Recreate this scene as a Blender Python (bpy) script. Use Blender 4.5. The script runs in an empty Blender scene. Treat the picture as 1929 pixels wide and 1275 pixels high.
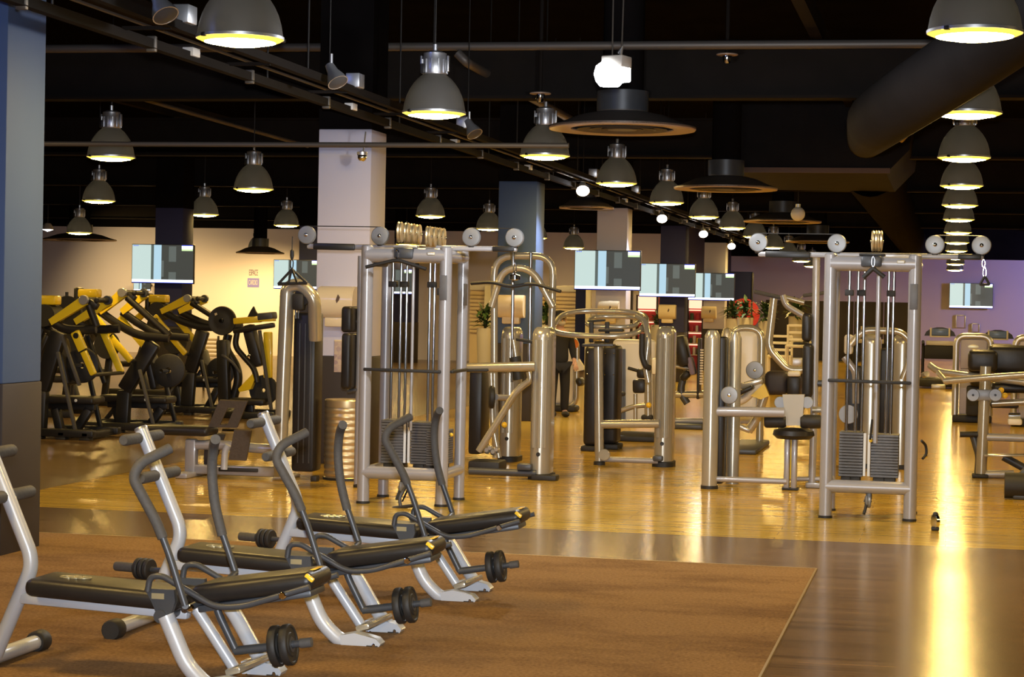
import bpy, bmesh, math, random
from mathutils import Vector, Matrix, Euler
random.seed(4)
S = bpy.context.scene
COL = S.collection
# ------------------------------------------------------------------ camera, world, lights, exposure
F_PX, IW, IH = 3850.0, 1929.0, 1275.0
YAW, PIT, ROLL, CH = math.radians(12.1), math.radians(1.0), 0.02, 1.65
D_ = Vector((-math.sin(YAW)*math.cos(PIT), math.cos(YAW)*math.cos(PIT), -math.sin(PIT)))
R0 = Vector((math.cos(YAW), math.sin(YAW), 0)); U0 = R0.cross(D_)
XC = R0*math.cos(ROLL) + U0*math.sin(ROLL); YC = U0*math.cos(ROLL) - R0*math.sin(ROLL)
CAM = Vector((0, 0, CH))
cam = bpy.data.cameras.new('camera'); cam.sensor_width = 36; cam.lens = 36*F_PX/IW
cam.clip_start = 0.1; cam.clip_end = 300
co = bpy.data.objects.new('camera', cam); COL.objects.link(co)
M = Matrix.Identity(4)
for i in range(3):
    M[i][0], M[i][1], M[i][2], M[i][3] = XC[i], YC[i], -D_[i], CAM[i]
co.matrix_world = M
S.camera = co
S.view_settings.view_transform = 'Standard'; S.view_settings.look = 'None'
S.view_settings.gamma = 1; S.view_settings.use_curve_mapping = False
S.view_settings.exposure = 0.0
try:
    S.cycles.max_bounces = 6; S.cycles.diffuse_bounces = 3; S.cycles.glossy_bounces = 4
    S.cycles.transmission_bounces = 4; S.cycles.sample_clamp_indirect = 4.0; S.cycles.sample_clamp_direct = 0
    S.cycles.caustics_reflective = False; S.cycles.caustics_refractive = False; S.cycles.blur_glossy = 0.6
except Exception: pass
w = bpy.data.worlds.new('gym_world'); S.world = w; w.use_nodes = True
w.node_tree.nodes['Background'].inputs[0].default_value = (0.16, 0.2, 0.42, 1)
w.node_tree.nodes['Background'].inputs[1].default_value = 0.05
LAMP_STRENGTH = 150.0
LAMP_COLOUR = (1.0, 0.66, 0.2)

def light(name, kind, loc, energy, colour, size=0.1, aim=None, spot=60, blend=0.6):
    l = bpy.data.lights.new(name, kind); l.energy = energy; l.color = colour
    if kind == 'SPOT': l.spot_size = math.radians(spot); l.spot_blend = blend; l.shadow_soft_size = size
    elif kind == 'POINT': l.shadow_soft_size = size
    elif kind == 'AREA': l.size = size
    o = bpy.data.objects.new(name, l); COL.objects.link(o); o.location = loc
    if aim is not None:
        o.rotation_euler = (Vector(aim)-Vector(loc)).to_track_quat('-Z', 'Y').to_euler()
    return o
# the camera's own flash, just above the lens
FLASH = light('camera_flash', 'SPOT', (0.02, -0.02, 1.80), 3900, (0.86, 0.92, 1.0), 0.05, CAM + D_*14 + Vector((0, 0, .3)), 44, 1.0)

# ------------------------------------------------------------------ pixel -> world helpers (f, pose above)
def ray(px, py): return D_ + XC*((px-IW/2)/F_PX) - YC*((py-IH/2)/F_PX)
def P(px, py, Y): r = ray(px, py); return CAM + r*(Y/r.y)
def PXX(px, py, X): r = ray(px, py); return CAM + r*(X/r.x)
def G(px, py, h=0.0): r = ray(px, py); return CAM + r*((h-CH)/r.z)

# ------------------------------------------------------------------ materials
def mat(name, col, rough=0.5, metal=0.0, emit=None, es=0.0, coat=0.0, spec=None, noise=None, bump=0.0, trans=0.0):
    m = bpy.data.materials.new(name); m.use_nodes = True
    nt = m.node_tree; b = nt.nodes['Principled BSDF']
    b.inputs['Base Color'].default_value = (*col, 1); b.inputs['Roughness'].default_value = rough
    b.inputs['Metallic'].default_value = metal
    if coat: b.inputs['Coat Weight'].default_value = coat; b.inputs['Coat Roughness'].default_value = 0.08
    if spec is not None: b.inputs['Specular IOR Level'].default_value = spec
    if emit: b.inputs['Emission Color'].default_value = (*emit, 1); b.inputs['Emission Strength'].default_value = es
    if noise or bump:
        tc = nt.nodes.new('ShaderNodeTexCoord'); n = nt.nodes.new('ShaderNodeTexNoise')
        n.inputs['Scale'].default_value = (noise or (20, .1))[0]; n.inputs['Detail'].default_value = 4
        nt.links.new(tc.outputs['Object'], n.inputs['Vector'])
        if noise:
            mx = nt.nodes.new('ShaderNodeMix'); mx.data_type = 'RGBA'
            a = noise[1]
            mx.inputs[6].default_value = (*[c*(1-a) for c in col], 1); mx.inputs[7].default_value = (*[min(1, c*(1+a)) for c in col], 1)
            nt.links.new(n.outputs['Fac'], mx.inputs[0]); nt.links.new(mx.outputs[2], b.inputs['Base Color'])
        if bump:
            bp = nt.nodes.new('ShaderNodeBump'); bp.inputs['Strength'].default_value = bump; bp.inputs['Distance'].default_value = 0.01
            nt.links.new(n.outputs['Fac'], bp.inputs['Height']); nt.links.new(bp.outputs['Normal'], b.inputs['Normal'])
    return m
SILVER = mat('silver_paint', (0.36, 0.345, 0.35), 0.36, 0.2, noise=(6, .05), coat=.5)
SILVERW = mat('pale_silver_paint', (0.52, 0.54, 0.58), 0.34, 0.1, noise=(6, .05), coat=.4)
PULW = mat('pulley_grey', (0.25, 0.25, 0.25), 0.4, 0.3, noise=(20, .05))
BINM = mat('ribbed_bin_metal', (0.62, 0.48, 0.26), 0.36, 0.7, noise=(8, .06))
CHROME = mat('chrome', (0.85, 0.85, 0.86), 0.09, 1.0)
CHAMP = mat('champagne_metal', (0.48, 0.44, 0.35), 0.24, 0.5, noise=(5, .05), coat=.3)
GRAPH = mat('graphite_paint', (0.07, 0.073, 0.08), 0.42, 0.3, noise=(14, .1))
BLACKM = mat('black_steel', (0.022, 0.020, 0.018), 0.4, 0.3, noise=(10, .2))
RUBBER = mat('black_rubber', (0.018, 0.016, 0.014), 0.6, noise=(40, .25), bump=.1)
GRIP = mat('grey_foam_grip', (0.075, 0.07, 0.065), 0.7, noise=(60, .25), bump=.2)
VINYL = mat('black_vinyl', (0.020, 0.017, 0.015), 0.40, spec=.35, noise=(30, .2), bump=.08)
BROWNP = mat('brown_rubber_tread', (0.075, 0.055, 0.038), 0.6, noise=(50, .25), bump=.2)
STACK = mat('weight_stack_grey', (0.12, 0.115, 0.115), 0.5, 0.2, noise=(30, .15))
YEL = mat('yellow_paint', (0.88, 0.62, 0.02), 0.35, coat=.4, noise=(5, .06))
YELT = mat('yellow_knob', (0.95, 0.60, 0.04), 0.3)
BEIGE = mat('beige_plastic', (0.74, 0.62, 0.42), 0.35, noise=(4, .04), coat=.2)
WHITEP = mat('white_shroud', (0.72, 0.68, 0.62), 0.35, noise=(4, .04))
MAUVEP = mat('mauve_shroud', (0.45, 0.42, 0.52), 0.35, noise=(4, .04))
CASTM = mat('cast_champagne', (0.34, 0.30, 0.23), .4, .2)
CREAM = mat('cream_plastic', (0.78, 0.72, 0.58), 0.4)
LEAFM = mat('leaf_mark', (0.10, 0.06, 0.04), 0.5)
ALU = mat('cast_aluminium', (0.62, 0.62, 0.64), 0.35, 0.8, noise=(12, .06))
DARKC = mat('black_ceiling_paint', (0.008, 0.007, 0.007), 0.9, spec=0.0, noise=(1.5, .4))
DARKB = mat('black_beam_paint', (0.014, 0.011, 0.009), 0.8, spec=0.08, noise=(3, .3))
DUCTM = mat('dark_duct_wrap', (0.011, 0.0095, 0.0095), 0.7, spec=0.06, noise=(2.5, .4), bump=.7)
DISCM = mat('diffuser_dark', (0.10, 0.08, 0.065), 0.5, .2)
DISCR = mat('diffuser_rim', (0.42, 0.30, 0.22), 0.45, .2)
COLW = mat('lilac_white_paint', (0.60, 0.59, 0.72), 0.75, noise=(2, .03))
COLB = mat('slate_blue_paint', (0.06, 0.105, 0.23), 0.7, noise=(2, .05))
COLN = mat('navy_paint', (0.045, 0.05, 0.135), 0.8, spec=.15, noise=(2, .05))
COLBR = mat('brown_wainscot', (0.032, 0.023, 0.019), 0.6, noise=(3, .08))
WALLP = mat('lilac_wall_paint', (0.78, 0.72, 0.80), 0.85, noise=(.6, .04))
WALLR = mat('mauve_wall_paint', (0.64, 0.56, 0.60), 0.85, noise=(.6, .04))
DARKP = mat('dark_panel', (0.035, 0.026, 0.024), 0.6, noise=(2, .1))
NAVYP = mat('navy_panel', (0.016, 0.020, 0.07), 0.8, spec=.1)
REDP = mat('red_disc_paint', (0.55, 0.03, 0.03), 0.5)
WOODS = mat('beige_slat', (0.70, 0.55, 0.34), 0.55, noise=(4, .08))
GREEN = mat('plant_leaf', (0.05, 0.10, 0.03), 0.5, noise=(8, .4))
POT = mat('white_planter', (0.6, 0.55, 0.48), 0.5)
SKIN = mat('skin', (0.55, 0.32, 0.22), 0.55)
CLOTH = mat('black_cloth', (0.015, 0.014, 0.016), 0.9)
MASKM = mat('grey_mask', (0.42, 0.38, 0.33), 0.8)
PURPLE = mat('mauve_pad', (0.20, 0.16, 0.27), 0.6)
SCREEN_L = mat('screen_pale', (0, 0, 0), .3, emit=(0.62, 0.78, 0.74), es=.95)
SCREEN_B = mat('screen_blue', (0, 0, 0), .3, emit=(0.50, 0.74, 0.88), es=.95)
SCREEN_D = mat('screen_dark', (0.01, 0.01, 0.01), .25, emit=(0.055, 0.06, 0.055), es=1)
SCREEN_M = mat('screen_mid', (0.01, 0.01, 0.01), .25, emit=(0.12, 0.14, 0.13), es=1)
SCREEN_S = mat('screen_seam', (0.01, 0.01, 0.01), .25, emit=(0.10, 0.13, 0.12), es=1)
SCREEN_W = mat('screen_white', (0, 0, 0), .3, emit=(0.85, 0.92, 1.0), es=2.6)
SCREEN_BL = mat('screen_blue_edge', (0, 0, 0), .3, emit=(0.03, 0.07, 0.8), es=1.2)
SCREEN_G = mat('screen_green', (0, 0, 0), .3, emit=(0.65, 0.95, 0.45), es=1.2)
TEXTD = mat('sign_purple', (0.16, 0.12, 0.24), 0.6)
SIGNB = mat('sign_blue', (0.22, 0.20, 0.75), 0.6)
BADGE = mat('badge_gold', (0.55, 0.48, 0.28), 0.3, .5)
WHITEL = mat('white_label', (0.7, 0.7, 0.68), 0.5)
LENSRIM = mat('lamp_lens_edge', (0, 0, 0), .4, emit=(1.0, 0.70, 0.10), es=1.5)
LENS = mat('lamp_lens', (0, 0, 0), .4, emit=LAMP_COLOUR, es=LAMP_STRENGTH)
FLOODE = mat('flood_lens', (0, 0, 0), .4, emit=(0.9, 0.95, 1.0), es=60)
SPOTE = mat('spot_lens', (0, 0, 0), .4, emit=(0.95, 0.95, 1.0), es=40)
SHOPL = mat('shop_light', (0, 0, 0), .4, emit=(1.0, 0.55, 0.35), es=1.6)
BULBG = mat('white_globe', (0.7, 0.68, 0.64), 0.4)
# translucent bell shade
SHADE = bpy.data.materials.new('grey_shade'); SHADE.use_nodes = True
nt = SHADE.node_tree; b = nt.nodes['Principled BSDF']
b.inputs['Base Color'].default_value = (0.092, 0.090, 0.090, 1); b.inputs['Roughness'].default_value = 0.35; b.inputs['Metallic'].default_value = .1
tr = nt.nodes.new('ShaderNodeBsdfTranslucent'); tr.inputs[0].default_value = (0.5, 0.55, 0.75, 1)
mx = nt.nodes.new('ShaderNodeMixShader'); mx.inputs[0].default_value = 0.05
nt.links.new(b.outputs[0], mx.inputs[1]); nt.links.new(tr.outputs[0], mx.inputs[2]); nt.links.new(mx.outputs[0], nt.nodes['Material Output'].inputs[0])

def floor_mat(name, c1, c2, rough, spec, sx, sy, bump=.02, speck=False, coat=0.0):
    m = bpy.data.materials.new(name); m.use_nodes = True
    nt = m.node_tree; b = nt.nodes['Principled BSDF']
    tc = nt.nodes.new('ShaderNodeTexCoord'); mp = nt.nodes.new('ShaderNodeMapping'); mp.inputs['Scale'].default_value = (sx, sy, 1)
    n = nt.nodes.new('ShaderNodeTexNoise'); n.inputs['Scale'].default_value = 1; n.inputs['Detail'].default_value = 5; n.inputs['Roughness'].default_value = .6
    nt.links.new(tc.outputs['Object'], mp.inputs['Vector']); nt.links.new(mp.outputs[0], n.inputs['Vector'])
    rp = nt.nodes.new('ShaderNodeValToRGB'); rp.color_ramp.elements[0].position = .3; rp.color_ramp.elements[1].position = .7
    rp.color_ramp.elements[0].color = (*c1, 1); rp.color_ramp.elements[1].color = (*c2, 1)
    nt.links.new(n.outputs['Fac'], rp.inputs[0])
    out = rp.outputs[0]
    # plank to plank tone
    if not speck:
        br = nt.nodes.new('ShaderNodeTexBrick'); br.inputs['Scale'].default_value = 1; br.inputs['Mortar Size'].default_value = .003
        br.inputs['Brick Width'].default_value = 1.2; br.inputs['Row Height'].default_value = .18
        br.inputs['Color1'].default_value = (.92, .92, .92, 1); br.inputs['Color2'].default_value = (1.06, 1.06, 1.06, 1); br.inputs['Mortar'].default_value = (.7, .7, .7, 1)
        nt.links.new(tc.outputs['Object'], br.inputs['Vector'])
        mm = nt.nodes.new('ShaderNodeMix'); mm.data_type = 'RGBA'; mm.blend_type = 'MULTIPLY'; mm.inputs[0].default_value = 1
        nt.links.new(out, mm.inputs[6]); nt.links.new(br.outputs[0], mm.inputs[7]); out = mm.outputs[2]
    if speck:   # trodden, stained patches
        n3 = nt.nodes.new('ShaderNodeTexNoise'); n3.inputs['Scale'].default_value = 1.1; n3.inputs['Detail'].default_value = 6; n3.inputs['Roughness'].default_value = .7
        m3 = nt.nodes.new('ShaderNodeMapping'); m3.inputs['Scale'].default_value = (.8, 1.6, 1)
        nt.links.new(tc.outputs['Object'], m3.inputs['Vector']); nt.links.new(m3.outputs[0], n3.inputs['Vector'])
        r3 = nt.nodes.new('ShaderNodeValToRGB'); r3.color_ramp.elements[0].position = .33; r3.color_ramp.elements[1].position = .55
        r3.color_ramp.elements[0].color = (.62, .58, .56, 1); r3.color_ramp.elements[1].color = (1, 1, 1, 1)
        nt.links.new(n3.outputs['Fac'], r3.inputs[0])
        mm = nt.nodes.new('ShaderNodeMix'); mm.data_type = 'RGBA'; mm.blend_type = 'MULTIPLY'; mm.inputs[0].default_value = 1
        nt.links.new(out, mm.inputs[6]); nt.links.new(r3.outputs[0], mm.inputs[7]); out = mm.outputs[2]
    nt.links.new(out, b.inputs['Base Color'])
    b.inputs['Roughness'].default_value = rough; b.inputs['Specular IOR Level'].default_value = spec
    if coat: b.inputs['Coat Weight'].default_value = coat; b.inputs['Coat Roughness'].default_value = .12
    n2 = nt.nodes.new('ShaderNodeTexNoise'); n2.inputs['Scale'].default_value = 220 if speck else 1.0; n2.inputs['Detail'].default_value = 3
    nt.links.new(tc.outputs['Object'] if speck else mp.outputs[0], n2.inputs['Vector'])
    bp = nt.nodes.new('ShaderNodeBump'); bp.inputs['Strength'].default_value = bump; bp.inputs['Distance'].default_value = .02
    nt.links.new(n2.outputs['Fac'], bp.inputs['Height']); nt.links.new(bp.outputs[0], b.inputs['Normal'])
    return m
FLGOLD = floor_mat('gold_wood_floor', (0.42, 0.25, 0.028), (0.64, 0.41, 0.062), 0.17, .22, .35, 14, .004)
FLDARK = floor_mat('brown_wood_floor', (0.095, 0.056, 0.028), (0.25, 0.155, 0.08), 0.18, .2, .5, 18, .006)
FLMACH = floor_mat('dark_sheet_floor', (0.12, 0.075, 0.035), (0.19, 0.12, 0.055), 0.24, .3, .6, 8, .004)
CARPET = floor_mat('brown_carpet', (0.19, 0.108, 0.046), (0.36, 0.215, 0.092), 0.95, .1, 55, 55, .5, True)

# ------------------------------------------------------------------ mesh builder
ORIG = {}
class MB:
    def __init__(s): s.v = []; s.f = []; s.mi = []
    def add(s, vs, fs, mi=0):
        o = len(s.v); s.v += [Vector(v) for v in vs]; s.f += [tuple(i+o for i in f) for f in fs]; s.mi += [mi]*len(fs); return s
    def box(s, x0, x1, y0, y1, z0, z1, bev=0.0, mi=0, seg=2):
        return s.obox(((x0+x1)/2, (y0+y1)/2, (z0+z1)/2), (abs(x1-x0), abs(y1-y0), abs(z1-z0)), None, bev, mi, seg)
    def obox(s, c, size, rot=None, bev=0.0, mi=0, seg=2):
        bm = bmesh.new(); bmesh.ops.create_cube(bm, size=1)
        for v in bm.verts: v.co = Vector((v.co.x*size[0], v.co.y*size[1], v.co.z*size[2]))
        if bev > 0: bmesh.ops.bevel(bm, geom=bm.edges[:], offset=min(bev, min(size)*.49), segments=seg, affect='EDGES', profile=.5)
        c = Vector(c); bm.verts.index_update()
        vs = [(rot @ v.co if rot else v.co) + c for v in bm.verts]
        s.add(vs, [[v.index for v in f.verts] for f in bm.faces], mi); bm.free(); return s
    def bar(s, p0, p1, wid, th, bev=0.0, up=(0, 1, 0), mi=0, seg=2):
        # box from p0 to p1; 'wid' along up, 'th' across
        p0, p1 = Vector(p0), Vector(p1); x = (p1-p0); L = x.length; x.normalize()
        y = Vector(up); y = (y - x*y.dot(x)).normalized(); z = x.cross(y)
        R = Matrix((x, y, z)).transposed()
        return s.obox((p0+p1)/2, (L, wid, th), R, bev, mi, seg)
    def tube(s, pts, r, n=10, fil=0.0, r1=None, mi=0, cap=True, closed=False, sub=5, flat=None):
        pts = [Vector(p) for p in pts]
        if fil > 0 and len(pts) > 2:
            q = [] if closed else [pts[0]]
            rng = range(len(pts)) if closed else range(1, len(pts)-1)
            for i in rng:
                a, b, c = pts[i-1], pts[i], pts[(i+1) % len(pts)]
                k = min(fil, (a-b).length*.48, (c-b).length*.48)
                s0, s1 = b+(a-b).normalized()*k, b+(c-b).normalized()*k
                for j in range(sub+1):
                    t = j/sub; q.append(s0*(1-t)**2 + b*2*t*(1-t) + s1*t*t)
            if not closed: q.append(pts[-1])
            pts = q
        m = len(pts); vs = []; up = None
        for i, p in enumerate(pts):
            if closed: d = pts[(i+1) % m]-pts[i-1]
            else: d = pts[min(i+1, m-1)]-pts[max(i-1, 0)]
            d.normalize()
            if up is None: up = Vector((0, 0, 1)) if abs(d.z) < .9 else Vector((0, 1, 0))
            u = (up - d*up.dot(d)).normalized(); up = u; w_ = d.cross(u)
            rr = r if r1 is None else r + (r1-r)*i/(m-1)
            for k in range(n):
                a = 2*math.pi*k/n
                vs.append(p + u*math.cos(a)*rr + w_*math.sin(a)*rr*(flat or 1))
        fs = []
        for i in range(m if closed else m-1):
            j = (i+1) % m
            for k in range(n):
                fs.append((i*n+k, i*n+(k+1) % n, j*n+(k+1) % n, j*n+k))
        if cap and not closed: fs += [tuple(range(n))[::-1], tuple((m-1)*n+k for k in range(n))]
        return s.add(vs, fs, mi)
    def cyl(s, p0, p1, r, r1=None, n=16, mi=0): return s.tube([p0, p1], r, n, 0, r1, mi)
    def lathe(s, prof, c, axis=(0, 0, 1), n=24, mi=0, close=False):
        c = Vector(c); z = Vector(axis).normalized(); x = z.orthogonal().normalized(); y = z.cross(x)
        vs = []; fs = []; m = len(prof)
        for r, h in prof:
            for k in range(n):
                a = 2*math.pi*k/n; vs.append(c + z*h + (x*math.cos(a)+y*math.sin(a))*max(r, 1e-4))
        for i in range(m-1):
            for k in range(n): fs.append((i*n+k, i*n+(k+1) % n, (i+1)*n+(k+1) % n, (i+1)*n+k))
        if close: fs += [tuple(range(n))[::-1], tuple((m-1)*n+k for k in range(n))]
        return s.add(vs, fs, mi)
    def disc(s, c, axis, r, th, n=24, bev=.004, mi=0):
        b = min(bev, th*.4)
        return s.lathe([(0, -th/2), (r-b, -th/2), (r, -th/2+b), (r, th/2-b), (r-b, th/2), (0, th/2)], c, axis, n, mi)
    def prism(s, poly, a, b, axis='y', mi=0):
        # poly points are 2D in the other two axes
        def mk(p, t): return {'y': (p[0], t, p[1]), 'x': (t, p[0], p[1]), 'z': (p[0], p[1], t)}[axis]
        n = len(poly); vs = [mk(p, a) for p in poly]+[mk(p, b) for p in poly]
        fs = [tuple(range(n)), tuple(range(2*n-1, n-1, -1))]+[(i, i+n, (i+1) % n+n, (i+1) % n) for i in range(n)]
        return s.add(vs, fs, mi)
    def ball(s, c, r, n=12, mi=0):
        r = r if hasattr(r, '__len__') else (r, r, r); c = Vector(c); vs = []; fs = []; m = n//2
        for i in range(m+1):
            t = math.pi*i/m
            for k in range(n):
                a = 2*math.pi*k/n; vs.append(c+Vector((math.sin(t)*math.cos(a)*r[0], math.sin(t)*math.sin(a)*r[1], math.cos(t)*r[2])))
        for i in range(m):
            for k in range(n): fs.append((i*n+k, (i+1)*n+k, (i+1)*n+(k+1) % n, i*n+(k+1) % n))
        return s.add(vs, fs, mi)
    def stadium(s, c, lx, ly, r, z0, z1, dome=0.06, n=8, rings=5, yaw=0.0, mi=0):
        # rounded-plan tower with a domed top; lx, ly full outer sizes
        def ring(sh, z):
            o = []
            rr = max(r*sh, .003); hx = max(lx/2*(1-(1-sh)*.55)-rr, 0); hy = max(ly/2*(1-(1-sh)*.55)-rr, 0)
            for q, (sx, sy) in enumerate(((1, 1), (-1, 1), (-1, -1), (1, -1))):
                for k in range(n):
                    a = math.pi/2*(q+k/(n-1)); o.append((sx*hx+math.cos(a)*rr, sy*hy+math.sin(a)*rr, z))
            return o
        zs = [(1, z0), (1, z1-dome)]+[(math.cos(math.pi/2*i/rings*.98), z1-dome+dome*math.sin(math.pi/2*i/rings)) for i in range(1, rings+1)]
        R = Matrix.Rotation(yaw, 3, 'Z'); c = Vector((c[0], c[1], 0)); vs = []; k4 = 4*n
        for sh, z in zs: vs += [R @ Vector(p) + c for p in ring(sh, z)]
        fs = [tuple(range(k4))[::-1]]
        for i in range(len(zs)-1):
            for k in range(k4): fs.append((i*k4+k, i*k4+(k+1) % k4, (i+1)*k4+(k+1) % k4, (i+1)*k4+k))
        fs.append(tuple((len(zs)-1)*k4+k for k in range(k4)))
        return s.add(vs, fs, mi)
    def build(s, name, m, parent=None, label=None, ang=38):
        o_ = ORIG.get(parent.name, Vector()) if parent else Vector()
        me = bpy.data.meshes.new(name); me.from_pydata([v-o_ for v in s.v], [], s.f)
        for mm in (m if isinstance(m, (list, tuple)) else [m]): me.materials.append(mm)
        if isinstance(m, (list, tuple)): me.polygons.foreach_set('material_index', s.mi)
        bm = bmesh.new(); bm.from_mesh(me); bmesh.ops.recalc_face_normals(bm, faces=bm.faces); bm.to_mesh(me); bm.free()
        me.shade_smooth(); me.set_sharp_from_angle(angle=math.radians(ang))
        o = bpy.data.objects.new(name, me); COL.objects.link(o)
        if parent: o.parent = parent; ORIG[o.name] = o_
        else: ORIG[o.name] = Vector()
        if label: o['label'] = label
        return o
    def single(s, name, m, label, cat, group=None, ang=38):
        # a thing that is one mesh: origin at its base
        lo = Vector((sum(v.x for v in s.v)/len(s.v), sum(v.y for v in s.v)/len(s.v), min(v.z for v in s.v)))
        s.v = [v-lo for v in s.v]; o = s.build(name, m, None, label, ang); o.location = lo; ORIG[o.name] = lo
        o['category'] = cat
        if group: o['group'] = group
        return o
def thing(name, loc, label, cat, group=None):
    o = bpy.data.objects.new(name, None); COL.objects.link(o); o.location = loc; o.empty_display_size = .1
    o['label'] = label; o['category'] = cat; ORIG[o.name] = Vector(loc)
    if group: o['group'] = group
    return o
def struct(name, mb, m, parent=None):
    o = mb.build(name, m, parent)
    if not parent: o['kind'] = 'structure'
    return o
def copy_tree(o, parent=None, delta=None, label=None, zrot=None):
    c = o.copy(); COL.objects.link(c)
    ORIG[c.name] = ORIG.get(o.name, Vector()).copy()
    if parent: c.parent = parent
    if delta is not None: c.location = o.location + Vector(delta); ORIG[c.name] = c.location.copy()
    if zrot is not None: c.rotation_euler.z = zrot
    if label: c['label'] = label
    for ch in list(o.children): copy_tree(ch, c)
    return c
def Q(pts): return [P(*p) for p in pts]

# ================================================================== the setting
ZC = 5.2
m_ = MB().box(-36, 13, -6, 73, -.2, 0); floor = struct('floor', m_, FLGOLD)
struct('brown_band', MB().box(-7.45, 13, -6, 14.65, 0, .002), FLDARK, floor)
struct('machine_zone', MB().box(-36, -7.45, -6, 73, 0, .002), FLMACH, floor)
cp = MB().box(-13, -0.8, -6, 13.03, .002, .009).build('carpet', CARPET, floor)
MB().box(-0.8, -0.788, -6, 13.042, .002, .010).build('carpet_edging', mat('brass_edging', (.35, .24, .10), .4, .5), floor)
MB().box(-13, -0.8, 13.03, 13.042, .002, .010).build('carpet_edging', bpy.data.materials['brass_edging'], floor)
ceil = struct('ceiling', MB().box(-36, 13, -6, 73, ZC, ZC+.2), DARKC)
# back wall: pale below, black above
wb = struct('wall_back', MB().box(-36, -7.6, 55.6, 55.8, 0, 3.62), WALLP)
struct('upper_wall', MB().box(-36, -7.6, 55.6, 55.8, 3.62, ZC), DARKC, wb)
wr = struct('wall_back_far', MB().box(-7.6, 13, 72, 72.2, 0, 3.45), WALLR)
struct('upper_wall', MB().box(-7.6, 13, 72, 72.2, 3.45, ZC), DARKC, wr)
struct('wall_return', MB().box(-7.8, -7.6, 55.8, 72, 0, ZC), DARKP)
struct('wall_left', MB().box(-36.2, -36, -6, 73, 0, ZC), DARKP)
struct('wall_right', MB().box(13, 13.2, -6, 73, 0, ZC), DARKP)
struct('wall_front', MB().box(-36, 13, -6.2, -6, 0, ZC), DARKP)

# columns
def column(n, x, y, upper, top=3.35, wdt=.55):
    c = struct('column_%d' % n, MB().box(x-wdt/2, x+wdt/2, y, y+wdt, 1.08, top, .012), upper)
    struct('wainscot', MB().box(x-wdt/2-.006, x+wdt/2+.006, y-.006, y+wdt+.006, 0, 1.08, .01), COLBR, c)
    struct('column_head', MB().box(x-wdt/2, x+wdt/2, y, y+wdt, top, ZC), DARKC, c)
    return c
CX = -5.95
CY = [11.78, 19.62, 27.95, 36.1, 44.3, 52.4]
for i, y in enumerate(CY):
    column(i+1, CX-(.09 if i == 0 else 0), y, [COLB, COLW, COLB, COLW, COLN, COLW][i], [4.2, 3.35, 3.35, 3.38, 3.4, 3.3][i])
column(7, -14.35, 36.1, COLN, 3.3)
column(8, -14.2, 44.3, COLN, 3.3)
column(9, -14.2, 52.4, COLN, 3.3)

# beams, pipes, purlins under the ceiling
k = 1
for y in (21.2, 29.6, 37.8, 46, 54.2):
    b_ = MB().box(-36, 13, y-.14, y+.14, 3.80, 3.83).box(-36, 13, y-.012, y+.012, 3.83, 4.34).box(-36, 13, y-.14, y+.14, 4.34, 4.37)
    struct('trim_%d' % k, b_, DARKB); k += 1
for x in (-20, -16.5, -11.7, -8.0, -1.4, 2.6, 6.5):
    struct('trim_%d' % k, MB().box(x-.06, x+.06, 6, 72, 4.4, 4.6), DARKB); k += 1
PIPE = mat('grey_pipe', (.12, .105, .09), .5, .4)
p0 = P(530, 92, 20.4); p1 = P(1929, 83, 20.4)
def longpipe(label, pts, r, fil=.2, m=PIPE):
    mb = MB().tube(pts, r, 10, fil)
    return mb.single('ceiling_pipe', m, label, 'pipe')
longpipe('long straight dark pipe crossing below the ceiling beyond the big front lamps', [(-12, 20.4, p0.z+.02), (9, 20.4, p1.z)], .045)
longpipe('dark pipe branching obliquely off the long cross pipe towards the ducts', [P(862, 100, 20.4), P(880, 118, 20.4), P(1075, 225, 25.5)], .05)
longpipe('thin black pipe passing straight in front of the pale column head', [(-12, 19.2, 3.16), (-3.6, 19.2, 3.16)], .025)
longpipe('sagging grey pipe high in the ceiling over the yellow machines', [P(86, 130, 24), P(330, 205, 26), P(580, 275, 29)], .03, 1)

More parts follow.
